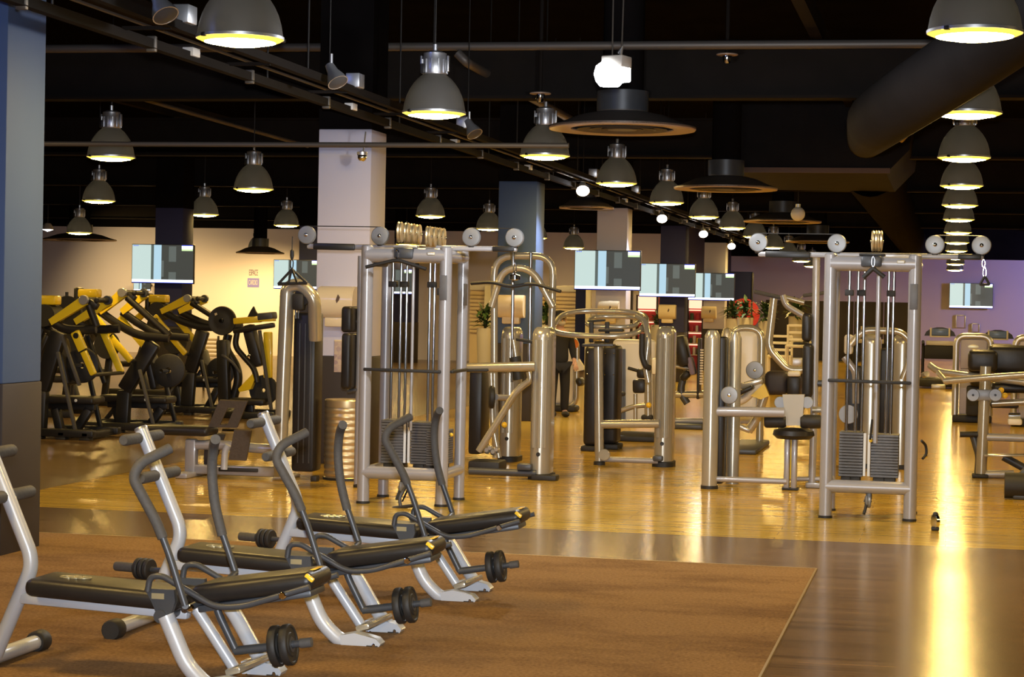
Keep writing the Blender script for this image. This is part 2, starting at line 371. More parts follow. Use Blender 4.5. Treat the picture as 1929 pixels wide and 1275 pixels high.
# ================================================================== lamps
def make_lamp(loc, label):
    t = thing('pendant_lamp', loc, label, 'lamp', 'bell pendant lamps in rows under the ceiling')
    o = Vector(loc)
    pr = [(.275, 0), (.272, .03), (.262, .09), (.244, .15), (.218, .205), (.185, .255), (.148, .298), (.115, .325), (.10, .335)]
    inn = [(r-.006, h-.004) for r, h in pr][::-1]
    MB().lathe(pr+inn+[pr[0]], o, n=32).build('lamp_shade', SHADE, t)
    MB().lathe([(.281, -.006), (.281, .012), (.274, .014), (.276, -.004), (.281, -.006)], o, n=32).build('rim_ring', ALU, t)
    MB().lathe([(.228, -.026), (.13, -.044), (.0, -.052)], o, n=24).build('lamp_lens', LENS, t, ang=80)
    MB().lathe([(.276, -.006), (.255, -.016), (.228, -.026)], o, n=32).build('lens_edge', LENSRIM, t, ang=80)
    for a in (.5, 2.2, 4.1): 
        MB().obox(o+Vector((math.cos(a)*.277, math.sin(a)*.277, 0)), (.03, .03, .024), Matrix.Rotation(a, 3, 'Z'), .004).build('rim_clip', BLACKM, t)
    h = MB().lathe([(.0, .335), (.105, .335), (.11, .35), (.11, .45), (.102, .47), (.102, .52), (.06, .54), (0, .54)], o, n=20)
    for i in range(12):
        a = math.pi*2*i/12; h.obox(o+Vector((math.cos(a)*.112, math.sin(a)*.112, .405)), (.014, .008, .12), Matrix.Rotation(a, 3, 'Z'))
    h.build('gear_housing', ALU, t)
    for sx in (-1, 1):
        MB().box(o.x+sx*.12-.008, o.x+sx*.12+.008, o.y-.02, o.y+.02, o.z+.36, o.z+.50, .004).build('bracket', ALU, t)
    MB().box(o.x-.1, o.x-.06, o.y-.125, o.y-.10, o.z+.335, o.z+.42, .005).build('latch', BLACKM, t)
    MB().tube([o+Vector((0, 0, .54)), o+Vector((0, 0, .60))], .02, 8).build('hook', ALU, t)
    return t
def lamp_cable(t):
    o = t.location; MB().cyl(o+Vector((0, 0, .59)), (o.x, o.y, ZC), .008, n=6).build('cable', BLACKM, t)
rows = {'over the open aisle': (0.10, [2.4, 7.4]+[12.4+5*i for i in range(12)], [3.3]*8+[3.26, 3.22, 3.18, 3.12, 3.08, 3.0]),
        'beside the track': (-4.47, [2.4, 7.4]+[12.4+5*i for i in range(12)], [3.3]*10+[3.2, 3.15, 3.1, 3.05]),
        'past the column line': (-9.64, [12.4+5*i for i in range(9)], [3.3, 3.3, 3.26, 3.18, 3.3, 3.26, 3.22, 3.2, 3.12]),
        'above the yellow machines': (-14.15, [22.4+5*i for i in range(7)], [3.3, 3.3, 3.24, 3.24, 3.24, 3.2, 3.15]),
        'by the pale back wall': (-18.7, [27.4, 32.4, 37.4, 41.8, 47.4, 53.6], [3.0]*6),
        'beyond the rack': (4.6, [12.4+5*i for i in range(5)], [3.3]*5)}
ordn = ['first', 'second', 'third', 'fourth', 'fifth', 'sixth', 'seventh', 'eighth', 'ninth', 'tenth', 'eleventh', 'twelfth', 'thirteenth']
proto = None; lamps = []
for rn, (x, ys, zs) in rows.items():
    vis = 0
    for y, z in zip(ys, zs):
        v = Vector((x, y, z))-CAM; d = v.dot(D_); u = IW/2+F_PX*v.dot(XC)/d; vv = IH/2-F_PX*v.dot(YC)/d
        inview = -40 < u < IW+60 and -60 < vv < IH
        if inview:
            lab = '%s bell lamp from the camera in the row %s' % (ordn[vis], rn); vis += 1
        else: lab = 'grey bell lamp outside the frame in the row %s' % rn
        if proto is None: lt = proto = make_lamp((x, y, z), lab)
        else: lt = copy_tree(proto, None, Vector((x, y, z))-proto.location, lab)
        lamps.append(lt)
for lt in lamps: lamp_cable(lt)

# ceiling diffusers
def diffuser(c, R, label):
    t = thing('ceiling_diffuser', c, label, 'air diffuser', 'round air diffusers')
    o = Vector(c)
    MB().lathe([(R, 0), (R, .02), (R*.86, .05), (R*.60, .13), (R*.42, .16), (R*.34, .17), (R*.34, .21)], o, n=48).build('dish', DISCM, t)
    MB().lathe([(R, 0), (R*.99, -.012), (R*.70, -.004), (R*.70, .01), (R, .012), (R, 0)], o, n=48).build('rim_plate', DISCR, t)
    for q in (.62, .46, .30):
        MB().lathe([(R*q, -.012), (R*(q-.08), .03), (R*(q-.09), .03), (R*(q-.01), -.014), (R*q, -.012)], o, n=40).build('air_ring', DISCM, t)
    MB().disc(o+Vector((0, 0, -.008)), (0, 0, 1), R*.2, .01, 24).build('centre_plate', DISCM, t)
    MB().lathe([(R*.35, .18), (R*.35, .38), (R*.28, .38)], o, n=32).build('collar', GRAPH, t)
    MB().cyl(o+Vector((0, 0, .38)), (o.x, o.y, ZC), R*.28, n=24).build('duct_stub', DARKC, t)
    return t
diffuser(P(1172, 243, 20.6), .75, 'largest round air diffuser hanging behind the white floodlight')
diffuser(P(1367, 356, 27.3), .69, 'round air diffuser tucked beside the wrapped duct box')
diffuser(P(1474, 418, 38.2), .72, 'round air diffuser under the small white globe')
diffuser(P(1540, 456, 47), .72, 'farthest round air diffuser showing just above the top beam of the cable tower')
diffuser(P(1105, 392, 33), .45, 'flat thin diffuser plate above the large hanging screen')
diffuser(P(150, 452, 47), .9, 'wide dark diffuser dish over the pale back wall by the blue column')
diffuser(P(490, 477, 50), .62, 'dark cone diffuser above the wall lettering')
# smoke detectors / small ceiling heads
for (a, b_, y, lab) in ((1370, 103, 20.7, 'small glass sprinkler head with round plate under the long cross pipe'), (1018, 176, 20.7, 'small glass sprinkler head with round plate above the diffuser edge')):
    c = P(a, b_, y); t = thing('sprinkler_head', c, lab, 'sprinkler')
    MB().disc(c, (0, 0, 1), .11, .015).build('cover_plate', DISCR, t)
    MB().lathe([(.05, -.01), (.05, -.05), (.035, -.09), (0, -.09)], c, n=16).build('head', CHROME, t)
    MB().cyl(c, (c.x, c.y, ZC), .02, n=8).build('stem', DARKB, t)
c = P(1503, 403, 33); t = thing('globe_lamp', c, 'unlit white globe hanging below the wrapped duct', 'lamp')
MB().ball(c, .115, 20).build('globe', BULBG, t); MB().cyl(c+Vector((0, 0, .1)), c+Vector((0, 0, .16)), .04, n=12).build('cap', ALU, t)
MB().tube([c+Vector((0, 0, .15)), c+Vector((0, 0, .5)), (c.x, c.y, ZC)], .007, 6).build('cable', BLACKM, t)

# ducts
t = thing('wrapped_duct', P(1545, 325, 28.5), 'big dark wrapped duct box with a ribbed round duct running from it', 'duct')
a = P(1372, 322, 28.2); b_ = P(1712, 318, 28.2); hi = P(1500, 118, 28.2)
mb = MB()
poly = [(a.x, a.z), (b_.x-.3, a.z-.02), (b_.x, a.z+.3), (b_.x+.1, hi.z-.3), (b_.x-.9, hi.z), (a.x+.9, hi.z-.1), (a.x+.05, hi.z-.55)]
mb.prism(poly, 28.2, 32.6); bx = mb.build('duct_box', DUCTM, t)
MB().box(a.x+.05, b_.x-.25, 28.17, 28.2, a.z-.02, a.z+.05).build('bottom_flange', mat('dim_brown_tape', (.10, .055, .035), .7), t)
mb = MB(); mb.prism([(a.x+.9, hi.z-.1), (b_.x-.9, hi.z), (b_.x-1.0, ZC), (a.x+1.2, ZC)], 28.6, 32); mb.build('box_neck', DUCTM, t)
dx, dz = PXX(1680, 400, -1.28).x, 3.86
mb = MB(); pts = []
for i in range(60):
    y = 32.6+i*.65; pts.append((dx, y, dz))
prof = []
for i in range(120):
    h = i*.33; prof += [(.44, h), (.465, h+.05), (.44, h+.1)]
mb.lathe(prof, (dx, 32.5, dz), (0, 1, 0), 24); mb.build('ribbed_duct', DUCTM, t)
A, B = P(1655, 222, 17.2), P(1830, 108, 15.0)
t2 = thing('slanting_duct', A, 'dark round duct slanting across in front of the aisle lamps', 'duct')
MB().tube([P(1632, 262, 28.1), A, B, P(2010, -20, 13.7)], .26, 20, .9).build('duct_tube', DUCTM, t2)
q = P(1708, 246, 27.9)
MB().bar(q+Vector((-.12, 0, -.12)), q+Vector((.10, 0, .14)), .12, .16, .03).build('loose_wrap', DISCR, t)

# cable tray / lighting track with spots
t = thing('lighting_track', (-5.1, 8, 3.28), 'long twin rail lighting track with small white clamps', 'lighting track')
za, zb = 3.33, 3.40; xa, xb = -5.25, -4.92
for (x, z, nm) in ((xa, za, 'rail'), (xb, zb, 'rail')):
    MB().box(x-.02, x+.02, 4, 57, z-.03, z+.03).box(x-.032, x+.032, 4, 57, z-.036, z-.03).build(nm, DARKB, t)
MB().tube([(xa+.05, 4, za+.09), (xa+.05, 57, za+.09)], .012, 6).build('power_cable', PIPE, t)
for i in range(26):
    y = 6.5+i*1.95
    MB().box(xa, xb, y-.012, y+.012, (za+zb)/2-.012, (za+zb)/2+.012).build('cross_bar', DARKB, t)
    MB().box(xa-.035, xa+.03, y+.5-.02, y+.5+.02, za-.055, za+.05, .006).build('clamp', PIPE, t)
for i in range(13):
    y = 7.4+i*3.9
    MB().cyl((xa, y, za), (xa, y, ZC), .008, n=6).build('hanger', BLACKM, t)
    MB().cyl((xb, y, zb), (xb, y, ZC), .008, n=6).build('hanger', BLACKM, t)
    MB().box(xb-.06, xb+.06, y+1.2, y+1.36, zb+.02, zb+.14, .008).build('junction_box', ALU, t)
    MB().box(xa-.04, xa+.04, y+2.2, y+2.34, za-.0, za+.06, .004).build('white_plate', WHITEP, t)
def spot(loc, label, on=True, aim=(.15, -.75, -.62), s=1.0):
    o = Vector(loc); t = thing('spotlight', loc, label, 'spotlight', 'small spotlights on the lighting track'); d = Vector(aim).normalized()
    MB().lathe([(.0, .16), (.035*s, .16), (.045*s, .09), (.075*s, .02), (.085*s, -.02), (.078*s, -.02), (.06*s, .03)], o, -d, 20).build('spot_body', WHITEP if on else ALU, t)
    MB().lathe([(.078*s, -.018), (.05*s, -.03), (0, -.034)], o, -d, 16).build('spot_lens', SPOTE if on else GRAPH, t)
    MB().tube([o-d*.12, o-d*.12+Vector((0, 0, .12))], .012, 8).build('yoke', ALU, t)
    return t
for (px, py, lab) in ((1098, 358, 'lit white spotlight on the track above the large hanging screen'), (1247, 411, 'lit white spotlight on the track above the dark navy column'),
                      (1325, 440, 'lit white spotlight on the track above the pale narrow column'), (1378, 463, 'lit white spotlight on the track beside the end pulley wheel')):
    p = PXX(px, py, -5.09); st = spot(p, lab, s=1.15); MB().cyl(p+Vector((0, 0, .15)), (p.x, p.y, ZC), .006, n=6).build('hanging_rod', BLACKM, st)
    light('track_beam', 'SPOT', p+Vector((0, -.02, -.06)), 260, (.85, .9, 1), .05, p+Vector((-.6, -1.2, -3)), 100, .9)
for (px, py, lab) in ((310, 25, 'unlit silver spotlight on the track nearest the big front lamp'), (635, 152, 'unlit silver spotlight on the track before the bell lamp'), (893, 250, 'unlit silver spotlight on the track above the blue column')):
    p = PXX(px, py, -4.78); st = spot(p, lab, False, (.5, -.3, -.8)); MB().cyl(p+Vector((-.08, .05, .15)), (p.x-.08, p.y+.05, ZC), .006, n=6).build('hanging_rod', BLACKM, st)
p = P(90, 429, 52); t = thing('wall_spotlight', p, 'small lit white spotlight at the top of the pale back wall by the column', 'spotlight')
MB().lathe([(.0, .14), (.08, .12), (.15, .02), (.15, -.05), (.13, -.05)], p, n=20).build('spot_body', WHITEP, t); MB().lathe([(.14, -.05), (0, -.10)], p, n=16).build('spot_lens', SPOTE, t)
MB().cyl(p+Vector((0, 0, .13)), (p.x, p.y, ZC), .01, n=6).build('cable', BLACKM, t)
light('wall_spot_beam', 'SPOT', p+Vector((0, 0, -.15)), 500, (1, .70, .28), .1, p+Vector((2.2, 3, -2.6)), 120, .9)
q = P(478, 476, 53.2); light('wall_fill_beam', 'SPOT', q+Vector((0, 0, -.1)), 420, (1, .66, .22), .1, q+Vector((-.3, 2.3, -2.6)), 120, .9)
q = P(300, 470, 52.5); light('wall_fill_beam', 'SPOT', q+Vector((0, 0, -.1)), 330, (1, .66, .22), .1, q+Vector((0, 2.6, -2.6)), 120, .9)  # added warm fill for the wall behind the column, no lamp hangs there
# white floodlight on rods
p = P(1156, 132, 14.6); t = thing('floodlight', p, 'bright white floodlight hanging on two thin rods', 'floodlight')
rz = Matrix.Rotation(math.radians(-18), 3, 'Z')
MB().obox(p+Vector((.02, 0, .055)), (.17, .16, .09), rz, .01).build('lamp_box', WHITEP, t)
MB().lathe([(0, -.09), (.07, -.085), (.10, -.05), (.115, .0), (.10, .06), (.06, .09)], p+Vector((-.03, .01, -.03)), n=24).build('globe_glass', FLOODE, t)
MB().obox(p+Vector((.05, 0, -.03)), (.11, .13, .11), rz, .012).build('front_glass', FLOODE, t)
for sx in (-.012, .055):
    MB().cyl(p+Vector((sx, 0, .1)), (p.x+sx*1.5, p.y, ZC), .006, n=6).build('rod', PIPE, t)
MB().tube([p+Vector((.05, 0, .1)), p+Vector((.06, .0, .17)), p+Vector((.03, 0, .12))], .012, 6).build('bracket', ALU, t)
light('flood_beam', 'POINT', p+Vector((-.03, 0, -.2)), 220, (.92, .95, 1), .1)
# little dome camera on the pale column
p = P(682, 296, 19.2); t = thing('dome_camera', p, 'small grey dome camera on a thin rod before the pale column', 'security camera')
MB().ball(p, .045, 16).build('dome', CHROME, t); MB().cyl(p+Vector((.01, 0, .03)), P(689, 248, 19.2), .007, n=6).build('rod', PIPE, t)
MB().lathe([(.05, .02), (.05, .05), (.02, .06)], p, n=16).build('cap', ALU, t)
# unseen blue lights: one washes the mauve wall, one the first column
light('blue_wash', 'AREA', (7.0, 67, 3.3), 330, (.40, .38, 1), 1.2, (3.2, 72, 2.0))
light('blue_wash', 'AREA', (-9, 9.5, 4.9), 60, (.2, .3, 1), .6, (-5.6, 12, 3.6))

# ================================================================== crunch benches (three, one built then copied)
YB = 9.56
def make_bench():
    t = thing('crunch_bench', (-3.1, YB, 0), 'silver crunch bench in the middle of the three on the brown carpet', 'exercise bench', 'crunch benches on the carpet')
    xs, xe = P(331, 1047, 9.42).x, P(592, 1062, 9.42).x
    # rear post and its floor bar
    MB().tube(Q([(265, 806, YB), (338, 990, YB)])+[P(339, 1015, YB), Vector((-3.88, YB, .05))], .033, 14, .13).build('rear_post', SILVERW, t)
    pt = P(265, 806, YB); MB().lathe([(0, .006), (.03, .006), (.034, 0), (.034, -.01)], pt, P(265, 806, YB)-P(280, 845, YB), 14).build('post_cap', ALU, t)
    MB().cyl((-3.88, YB-.40, .05), (-3.88, YB+.40, .05), .034, n=14).build('floor_bar', SILVERW, t)
    for sg in (-1, 1): MB().lathe([(0, -.03), (.044, -.03), (.05, -.02), (.05, .05), (.044, .06), (0, .06)], (-3.88, YB+sg*.43, .05), (0, 1, 0), 16).build('rubber_foot', RUBBER, t)
    for (px, py) in ((268, 824), (300, 894)):
        c = P(px, py, YB)
        MB().cyl(c+Vector((0, -.1, 0)), c+Vector((0, .1, 0)), .016, n=10).build('roller_axle', GRAPH, t)
        for sg in (-1, 1):
            MB().lathe([(0, .0), (.022, 0), (.028, .01), (.028, .18), (.022, .195), (0, .195)], c+Vector((0, sg*.045, 0)), (0, sg, 0), 14).build('foot_roller', GRIP, t)
    # rail, pads
    r0, r1 = P(322, 1062, YB), P(606, 1088, YB)
    MB().bar(r0, r1, .06, .05, .012).build('seat_rail', SILVERW, t)
    z0, z1 = .385, .352
    sp = MB().bar((xs, YB, z0), (xe, YB, z1), .30, .078, .034, seg=4).build('seat_pad', VINYL, t)
    lo = Vector(((xs*.8+xe*.2), YB, z0*.8+z1*.2+.0405))
    mb = MB()
    for k in range(3): mb.tube([lo+Vector((math.cos(a)*.035+k*.035, math.sin(a)*.03, 0)) for a in [2*math.pi*i/12 for i in range(12)]], .004, 6, closed=True)
    mb.build('pad_emblem', BADGE, sp)
    mb = MB()
    for i in range(4):
        u = .02+i*(xe-xs)/4; 
    b0, b1 = P(610, 1058, 9.42), P(816, 1033, 9.42)
    bp = MB().bar((b0.x, YB, b0.z), (b1.x, YB, b1.z), .30, .082, .038, seg=4).build('back_pad', VINYL, t)
    d = Vector((b1.x-b0.x, 0, b1.z-b0.z)).normalized(); up = Vector((-d.z, 0, d.x))
    e = Vector((b1.x, YB, b1.z))
    MB().bar(e-d*.035+up*.0405, e-d*.012+up*.040, .10, .004, .001).build('warning_label', YELT, bp)
    MB().bar(e-d*.03+up*.03+Vector((0, -.135, 0)), e+d*.001+up*.0+Vector((0, -.135, 0)), .02, .02, .006).build('pad_corner', YELT, bp)
    MB().bar((b0.x+.02, YB, b0.z-.062), (b1.x-.02, YB, b1.z-.058), .20, .03, .008).build('back_pad_frame', GRAPH, t)
    # pivot brackets with badges
    poly = [(538, 1045), (587, 1047), (589, 1066), (578, 1099), (568, 1109), (549, 1066)]
    pw = [P(a, b_, 9.39) for a, b_ in poly]
    for yy in (9.37, 9.73):
        br = MB().prism([(p.x, p.z) for p in pw], yy, yy+.03).build('pivot_bracket', GRAPH, t)
        c = P(558, 1058, 9.37); MB().box(c.x-.028, c.x+.028, yy-.003 if yy < YB else yy+.03, yy if yy < YB else yy+.033, c.z-.012, c.z+.012).build('badge', BADGE, br)
    c = P(585, 1082, YB); MB().cyl((c.x, 9.36, c.z), (c.x, 9.78, c.z), .028, n=14).build('pivot_axle', GRAPH, t)
    # legs
    MB().tube(Q([(572, 1090, 9.35), (606, 1172, 9.35), (640, 1206, 9.35), (668, 1212, 9.35)]), .036, 14, .22).build('leg', SILVERW, t)
    MB().tube(Q([(640, 1045, 9.84), (672, 1085, 9.84), (712, 1155, 9.80), (740, 1186, 9.77)]), .034, 14, .22).build('leg', SILVERW, t)
    MB().tube(Q([(612, 1072, YB), (682, 1180, YB)]), .026, 12).build('centre_strut', SILVERW, t)
    for poly, yy in (([(645, 1194), (672, 1190), (712, 1201), (721, 1211), (714, 1223), (648, 1227)], 9.35), ([(692, 1166), (714, 1163), (752, 1174), (760, 1184), (753, 1196), (694, 1198)], 9.77)):
        pw = [P(a, b_, yy) for a, b_ in poly]
        ft = MB().prism([(p.x, p.z) for p in pw], yy-.042, yy+.042).build('foot_plate', SILVERW, t)
        c = pw[3]; MB().box(c.x-.07, c.x-.012, yy-.045, yy+.045, 0, .014, .004).build('rubber_foot', RUBBER, t)
        for q in (4, 5): MB().disc((pw[q].x+.02*(1 if q == 5 else -.8), yy-.044, pw[q].z+.025), (0, 1, 0), .009, .008, 10).build('bolt', CHROME, ft)
        c = pw[5]; MB().box(c.x, c.x+.05, yy-.04, yy+.04, 0, .012, .004).build('rubber_foot', RUBBER, t)
    MB().bar(P(682, 1190, 9.38)+Vector((0, 0, .02)), P(728, 1166, 9.76)+Vector((0, 0, .01)), .07, .03, .008, up=(1, 0, .3)).build('floor_bar', CHAMP, t)
    # levers with foam grips
    MB().tube(Q([(606, 1073, 9.28), (580, 990, 9.28), (563, 946, 9.28)]), .0155, 10, .05).build('lever', GRAPH, t)
    MB().tube(Q([(569, 962, 9.28), (558, 935, 9.28), (518, 862, 9.28), (530, 838, 9.30), (578, 814, 9.40)]), .0225, 12, .09).build('lever_grip', GRIP, t)
    MB().tube(Q([(676, 1022, 9.84), (664, 985, 9.84), (650, 945, 9.84)]), .0155, 10, .05).build('lever', GRAPH, t)
    MB().tube(Q([(654, 960, 9.84), (640, 905, 9.84), (636, 850, 9.84), (640, 812, 9.80), (646, 800, 9.70)]), .0225, 12, .07).build('lever_grip', GRIP, t)
    a, b_ = P(606, 1073, 9.28), P(676, 1022, 9.84)
    MB().tube([a, Vector((c.x*0+P(600, 1082, 9.4).x, 9.40, P(600, 1082, 9.4).z)), Vector((P(640, 1062, YB).x, YB, P(640, 1062, YB).z)), b_], .015, 10, .06).build('lever_cross_tube', GRAPH, t)
    na = Q([(541, 1050, 9.36), (545, 1026, 9.36), (565, 1024, 9.36), (611, 1051, 9.36), (654, 1076, 9.36), (700, 1075, 9.36), (812, 1042, 9.36)])
    MB().tube(na, .0135, 10, .05).build('side_arm', GRAPH, t)
    MB().tube([Vector((p.x, 9.76, p.z)) for p in na], .0135, 10, .05).build('side_arm', GRAPH, t)
    for (px, py) in ((767, 1056), (613, 1078)):
        c = P(px, py, 9.34); MB().disc(c, (0, 1, 0), .016, .02, 12).build('bolt', CHROME, t)
    # loading arm and horn
    MB().tube(Q([(650, 1066, 9.5), (656, 1088, 9.5), (686, 1150, 9.5)]), .017, 10, .05).build('loading_arm', GRAPH, t)
    h0, h1 = P(683, 1149, 9.5), P(812, 1134, 9.5)
    MB().tube([h0, h0.lerp(h1, .55)], .019, 12).tube([h0.lerp(h1, .55), h1], .016, 12).build('loading_horn', GRAPH, t)
    MB().lathe([(0, 0), (.021, 0), (.021, .05), (0, .055)], h1-(h1-h0).normalized()*.05, h1-h0, 14).build('horn_cap', GRIP, t)
    return t, h0.lerp(h1, .55), h0.lerp(h1, .70), (h1-h0).normalized()
bench, w0, w1, wd = make_bench()
def weight(c, ax, r, th, label, grp='small weight discs on the crunch benches'):
    t = thing('weight_disc', c, label, 'weight disc', grp)
    MB().lathe([(.02, -th/2), (r*.55, -th/2), (r*.6, -th*.36), (r*.82, -th*.36), (r*.86, -th/2), (r-.004, -th/2), (r, -th*.35), (r, th*.35), (r-.004, th/2), (r*.86, th/2), (r*.82, th*.36), (r*.6, th*.36), (r*.55, th/2), (.02, th/2), (.02, -th/2)], c, ax, 28).build('disc_plate', RUBBER, t)
    MB().lathe([(.018, -th*.55), (.032, -th*.55), (.034, 0), (.032, th*.55), (.018, th*.55), (.018, -th*.55)], c, ax, 20).build('hub_ring', GRAPH, t)
    return t
BD = [((0.0, 0, 0), 'middle'), ((-0.19, -1.28, 0), 'front'), ((.10, 1.56, 0), 'rear')]
for dlt, nm in BD:
    if nm != 'middle':
        copy_tree(bench, None, dlt, {'front': 'silver crunch bench closest to the camera, its post cut by the frame edge', 'rear': 'silver crunch bench farthest back on the carpet, before the cable tower'}[nm])
    for c, q in ((w0, 'inner'), (w1, 'outer')):
        weight(c+Vector(dlt), wd, .088, .034, '%s black weight disc on the horn of the %s crunch bench' % (q, {'front': 'closest', 'middle': 'middle', 'rear': 'farthest'}[nm]))
# rear loading horns seen behind pads belong to small dumb-bell like grips on the carpet
def dumbbell(px, py, ang, label, discs=True):
    c = G(px, py, .07); t = thing('dumbbell', (c.x, c.y, .009), label, 'dumbbell', 'short black bars on the carpet'); d = Vector((math.cos(ang), math.sin(ang), 0))
    MB().cyl(c, c+d*.34, .016, n=12).build('bar', GRAPH, t)
    MB().lathe([(0, 0), (.026, 0), (.028, .01), (.028, .13), (0, .13)], c, d, 14).build('sleeve_grip', GRIP, t)
    for k in (.17, .205, .24):
        MB().disc(c+d*k, d, .062, .028, 22, .006).build('plate_disc', RUBBER, t)
    return t
dumbbell(218, 1066, -.25, 'short black bar on the carpet behind the pad of the closest crunch bench')
dumbbell(452, 1010, -.25, 'short black bar with discs on the carpet between the middle and farthest benches')

# ================================================================== cable towers
def pulley(t, c, ax, r=.076, n=28, m=None):
    p = MB().lathe([(0, -.022), (r*.5, -.024), (r-.006, -.020), (r, -.012), (r-.006, 0), (r, .012), (r-.006, .020), (r*.5, .024), (0, .022)], c, ax, n).build('pulley_wheel', m or PULW, t)
    a = Vector(ax).normalized()
    for sg in (-1, 1): MB().lathe([(0, 0), (.016, 0), (.016, .006), (.008, .010), (0, .010)], Vector(c)+a*sg*.023, a*sg, 12).build('hub_bolt', CHROME, p)
    return p
def stack(t, x0, x1, y0, y1, z0, z1, n, labelx=None, axis='x'):
    h = (z1-z0)/n
    for i in range(n):
        MB().box(x0, x1, y0, y1, z0+i*h+.0012, z0+(i+1)*h-.0012, .003, seg=1).build('weight_plate', STACK, t)
    if axis == 'x': MB().box(labelx-.010, labelx+.010, y0-.006, y0+.002, z0+.01, z1-.005).build('number_strip', WHITEL, t)
    for q in (.3, .7):
        if axis == 'x': MB().box(x0+(x1-x0)*q-.04*(x1-x0)/.2, x0+(x1-x0)*q+.04*(x1-x0)/.2, y0+.01, y1-.01, z0-.05, z0, .006).build('rubber_buffer', RUBBER, t)
        else: MB().box(x0+.01, x1-.01, y0+(y1-y0)*q-.03, y0+(y1-y0)*q+.03, z0-.05, z0, .006).build('rubber_buffer', RUBBER, t)
def tower(X0, Y0, label, full):
    W, DD, HT = .655, .60, 2.08
    t = thing('cable_tower', (X0, Y0, 0), label, 'cable machine', 'four post cable towers')
    L = lambda x, y, z: Vector((X0+x, Y0+y, z))
    for x in (0, W):
        for y in (0, DD):
            r = .05 if y == 0 else .045
            p = MB().lathe([(0, .0), (r, .0), (r, HT-.012), (r-.012, HT), (0, HT)], L(x, y, .012), n=20).build('post', SILVER, t)
            MB().lathe([(0, 0), (r+.006, 0), (r+.006, .016), (r+.001, .02)], L(x, y, 0), n=20).build('rubber_foot', RUBBER, t)
    MB().cyl(L(0, 0, 2.015), L(W, 0, 2.015), .06, n=20).build('top_crossbar', SILVER, t)
    MB().cyl(L(0, 0, .253), L(W, 0, .253), .052, n=20).build('lower_crossbar', SILVER, t)
    MB().cyl(L(0, DD, 2.015), L(W, DD, 2.015), .05, n=16).build('top_crossbar', SILVER, t)
    for x in (0, W):
        MB().cyl(L(x, 0, 2.015), L(x, DD, 2.015), .05, n=16).build('side_rail', SILVER, t)
        MB().cyl(L(x, 0, .253), L(x, DD, .253), .045, n=16).build('side_rail', SILVER, t)
    b_ = MB().box(X0+.515, X0+.575, Y0-.064, Y0-.056, 2.018, 2.042, .003).build('maker_plate', BADGE, t)
    MB().box(X0+.520, X0+.570, Y0-.066, Y0-.062, 2.023, 2.037).build('plate_face', WHITEL, b_)
    # long top beam carrying the end pulleys
    MB().bar(L(-.60, .28, 2.085), L(1.18, .28, 2.085), .05, .045, .014).build('top_beam', SILVER, t)
    MB().bar(L(-.54, .245, 2.085), L(-.18, .245, 2.082), .02, .055, .01).build('beam_guard', BLACKM, t)
    MB().bar(L(.98, .245, 2.085), L(1.16, .245, 2.085), .02, .045, .01).build('beam_guard', BLACKM, t)
    for x in (-.60, .03, .80, 1.16):
        MB().box(X0+x-.025, X0+x+.025, Y0+.255, Y0+.30, 2.09, 2.12, .006).build('pulley_fork', BLACKM, t)
        c = L(x, .262, 2.178); pulley(t, c, (0, 1, 0))
    MB().cyl(L(-.60, .262, 2.252), L(.03, .262, 2.252), .004, n=6).build('cable', BLACKM, t)
    MB().cyl(L(.80, .262, 2.252), L(1.16, .262, 2.252), .004, n=6).build('cable', BLACKM, t)
    # depth row pulleys in the middle
    rows_ = ((.27, (.0, .18, .34, .50), 0.03), (.49, (.06, .2, .34, .46), 0)) if full else ((.335, (.0,), .02), (.375, (.0, ), .02))
    for x, ys, dz in rows_:
        for y in ys: pulley(t, L(x+y*.04, y, 2.172+dz), (1, .10, 0), .085, m=BINM)  # gold metal puts the warm light on these wheels into their colour
    MB().box(X0+.22, X0+.42, Y0-.03, Y0+.56 if full else Y0+.2, 2.075, 2.095, .006).build('pulley_plate', CHAMP if full else BLACKM, t)
    MB().box(X0+.235, X0+.40, Y0-.075, Y0+.0, 1.985, 2.075, .02).build('cable_guide', GRAPH, t)
    # guide rods, collars, centre post
    for x in (.135, .205, .255, .445, .485):
        y = .30 if x < .4 else .32
        MB().cyl(L(x, y, .34), L(x, y, 2.0), .0115, n=12).build('guide_rod', CHROME, t)
    for x in (.135, .23, .465): MB().box(X0+x-.035, X0+x+.035, Y0+.28, Y0+.34, 1.76, 1.81, .006).build('rod_collar', RUBBER, t)
    MB().cyl(L(.375, .05, .60), L(.375, .05, 1.97), .018 if not full else .013, n=12).build('centre_post', SILVER, t)
    stack(t, X0+.085, X0+.275, Y0+.2, Y0+.44, .315, .672, 15, X0+.288)
    stack(t, X0+.335, X0+.555, Y0+.2, Y0+.44, .315, .66, 15, X0+.322)
    MB().ball(L(.335, .19, .61), .016, 10).build('pin_knob', YELT, t)
    MB().tube([L(.33, .17, .62), L(.34, .15, .70), L(.345, .15, .80), L(.335, .2, .68)], .009, 6, .05).build('pin_lanyard', RUBBER, t)
    MB().bar(L(.0, -.055, 1.09), L(W-.01, -.055, 1.085), .03, .026, .008).build('bar_rest', RUBBER, t)
    MB().box(X0+W-.035, X0+W+.025, Y0-.054, Y0-.044, 1.66, 1.86, .004).build('instruction_plate', STACK, t)
    # low pulley with its clip and handle
    MB().box(X0+.315, X0+.36, Y0-.03, Y0+.1, .15, .215, .01).build('low_pulley_bracket', GRAPH, t)
    pulley(t, L(.33, -.02, .14), (1, .2, 0), .05)
    MB().tube([L(.325, -.05, .13), L(.305, -.09, .05)], .012, 8).build('cable_end', RUBBER, t)
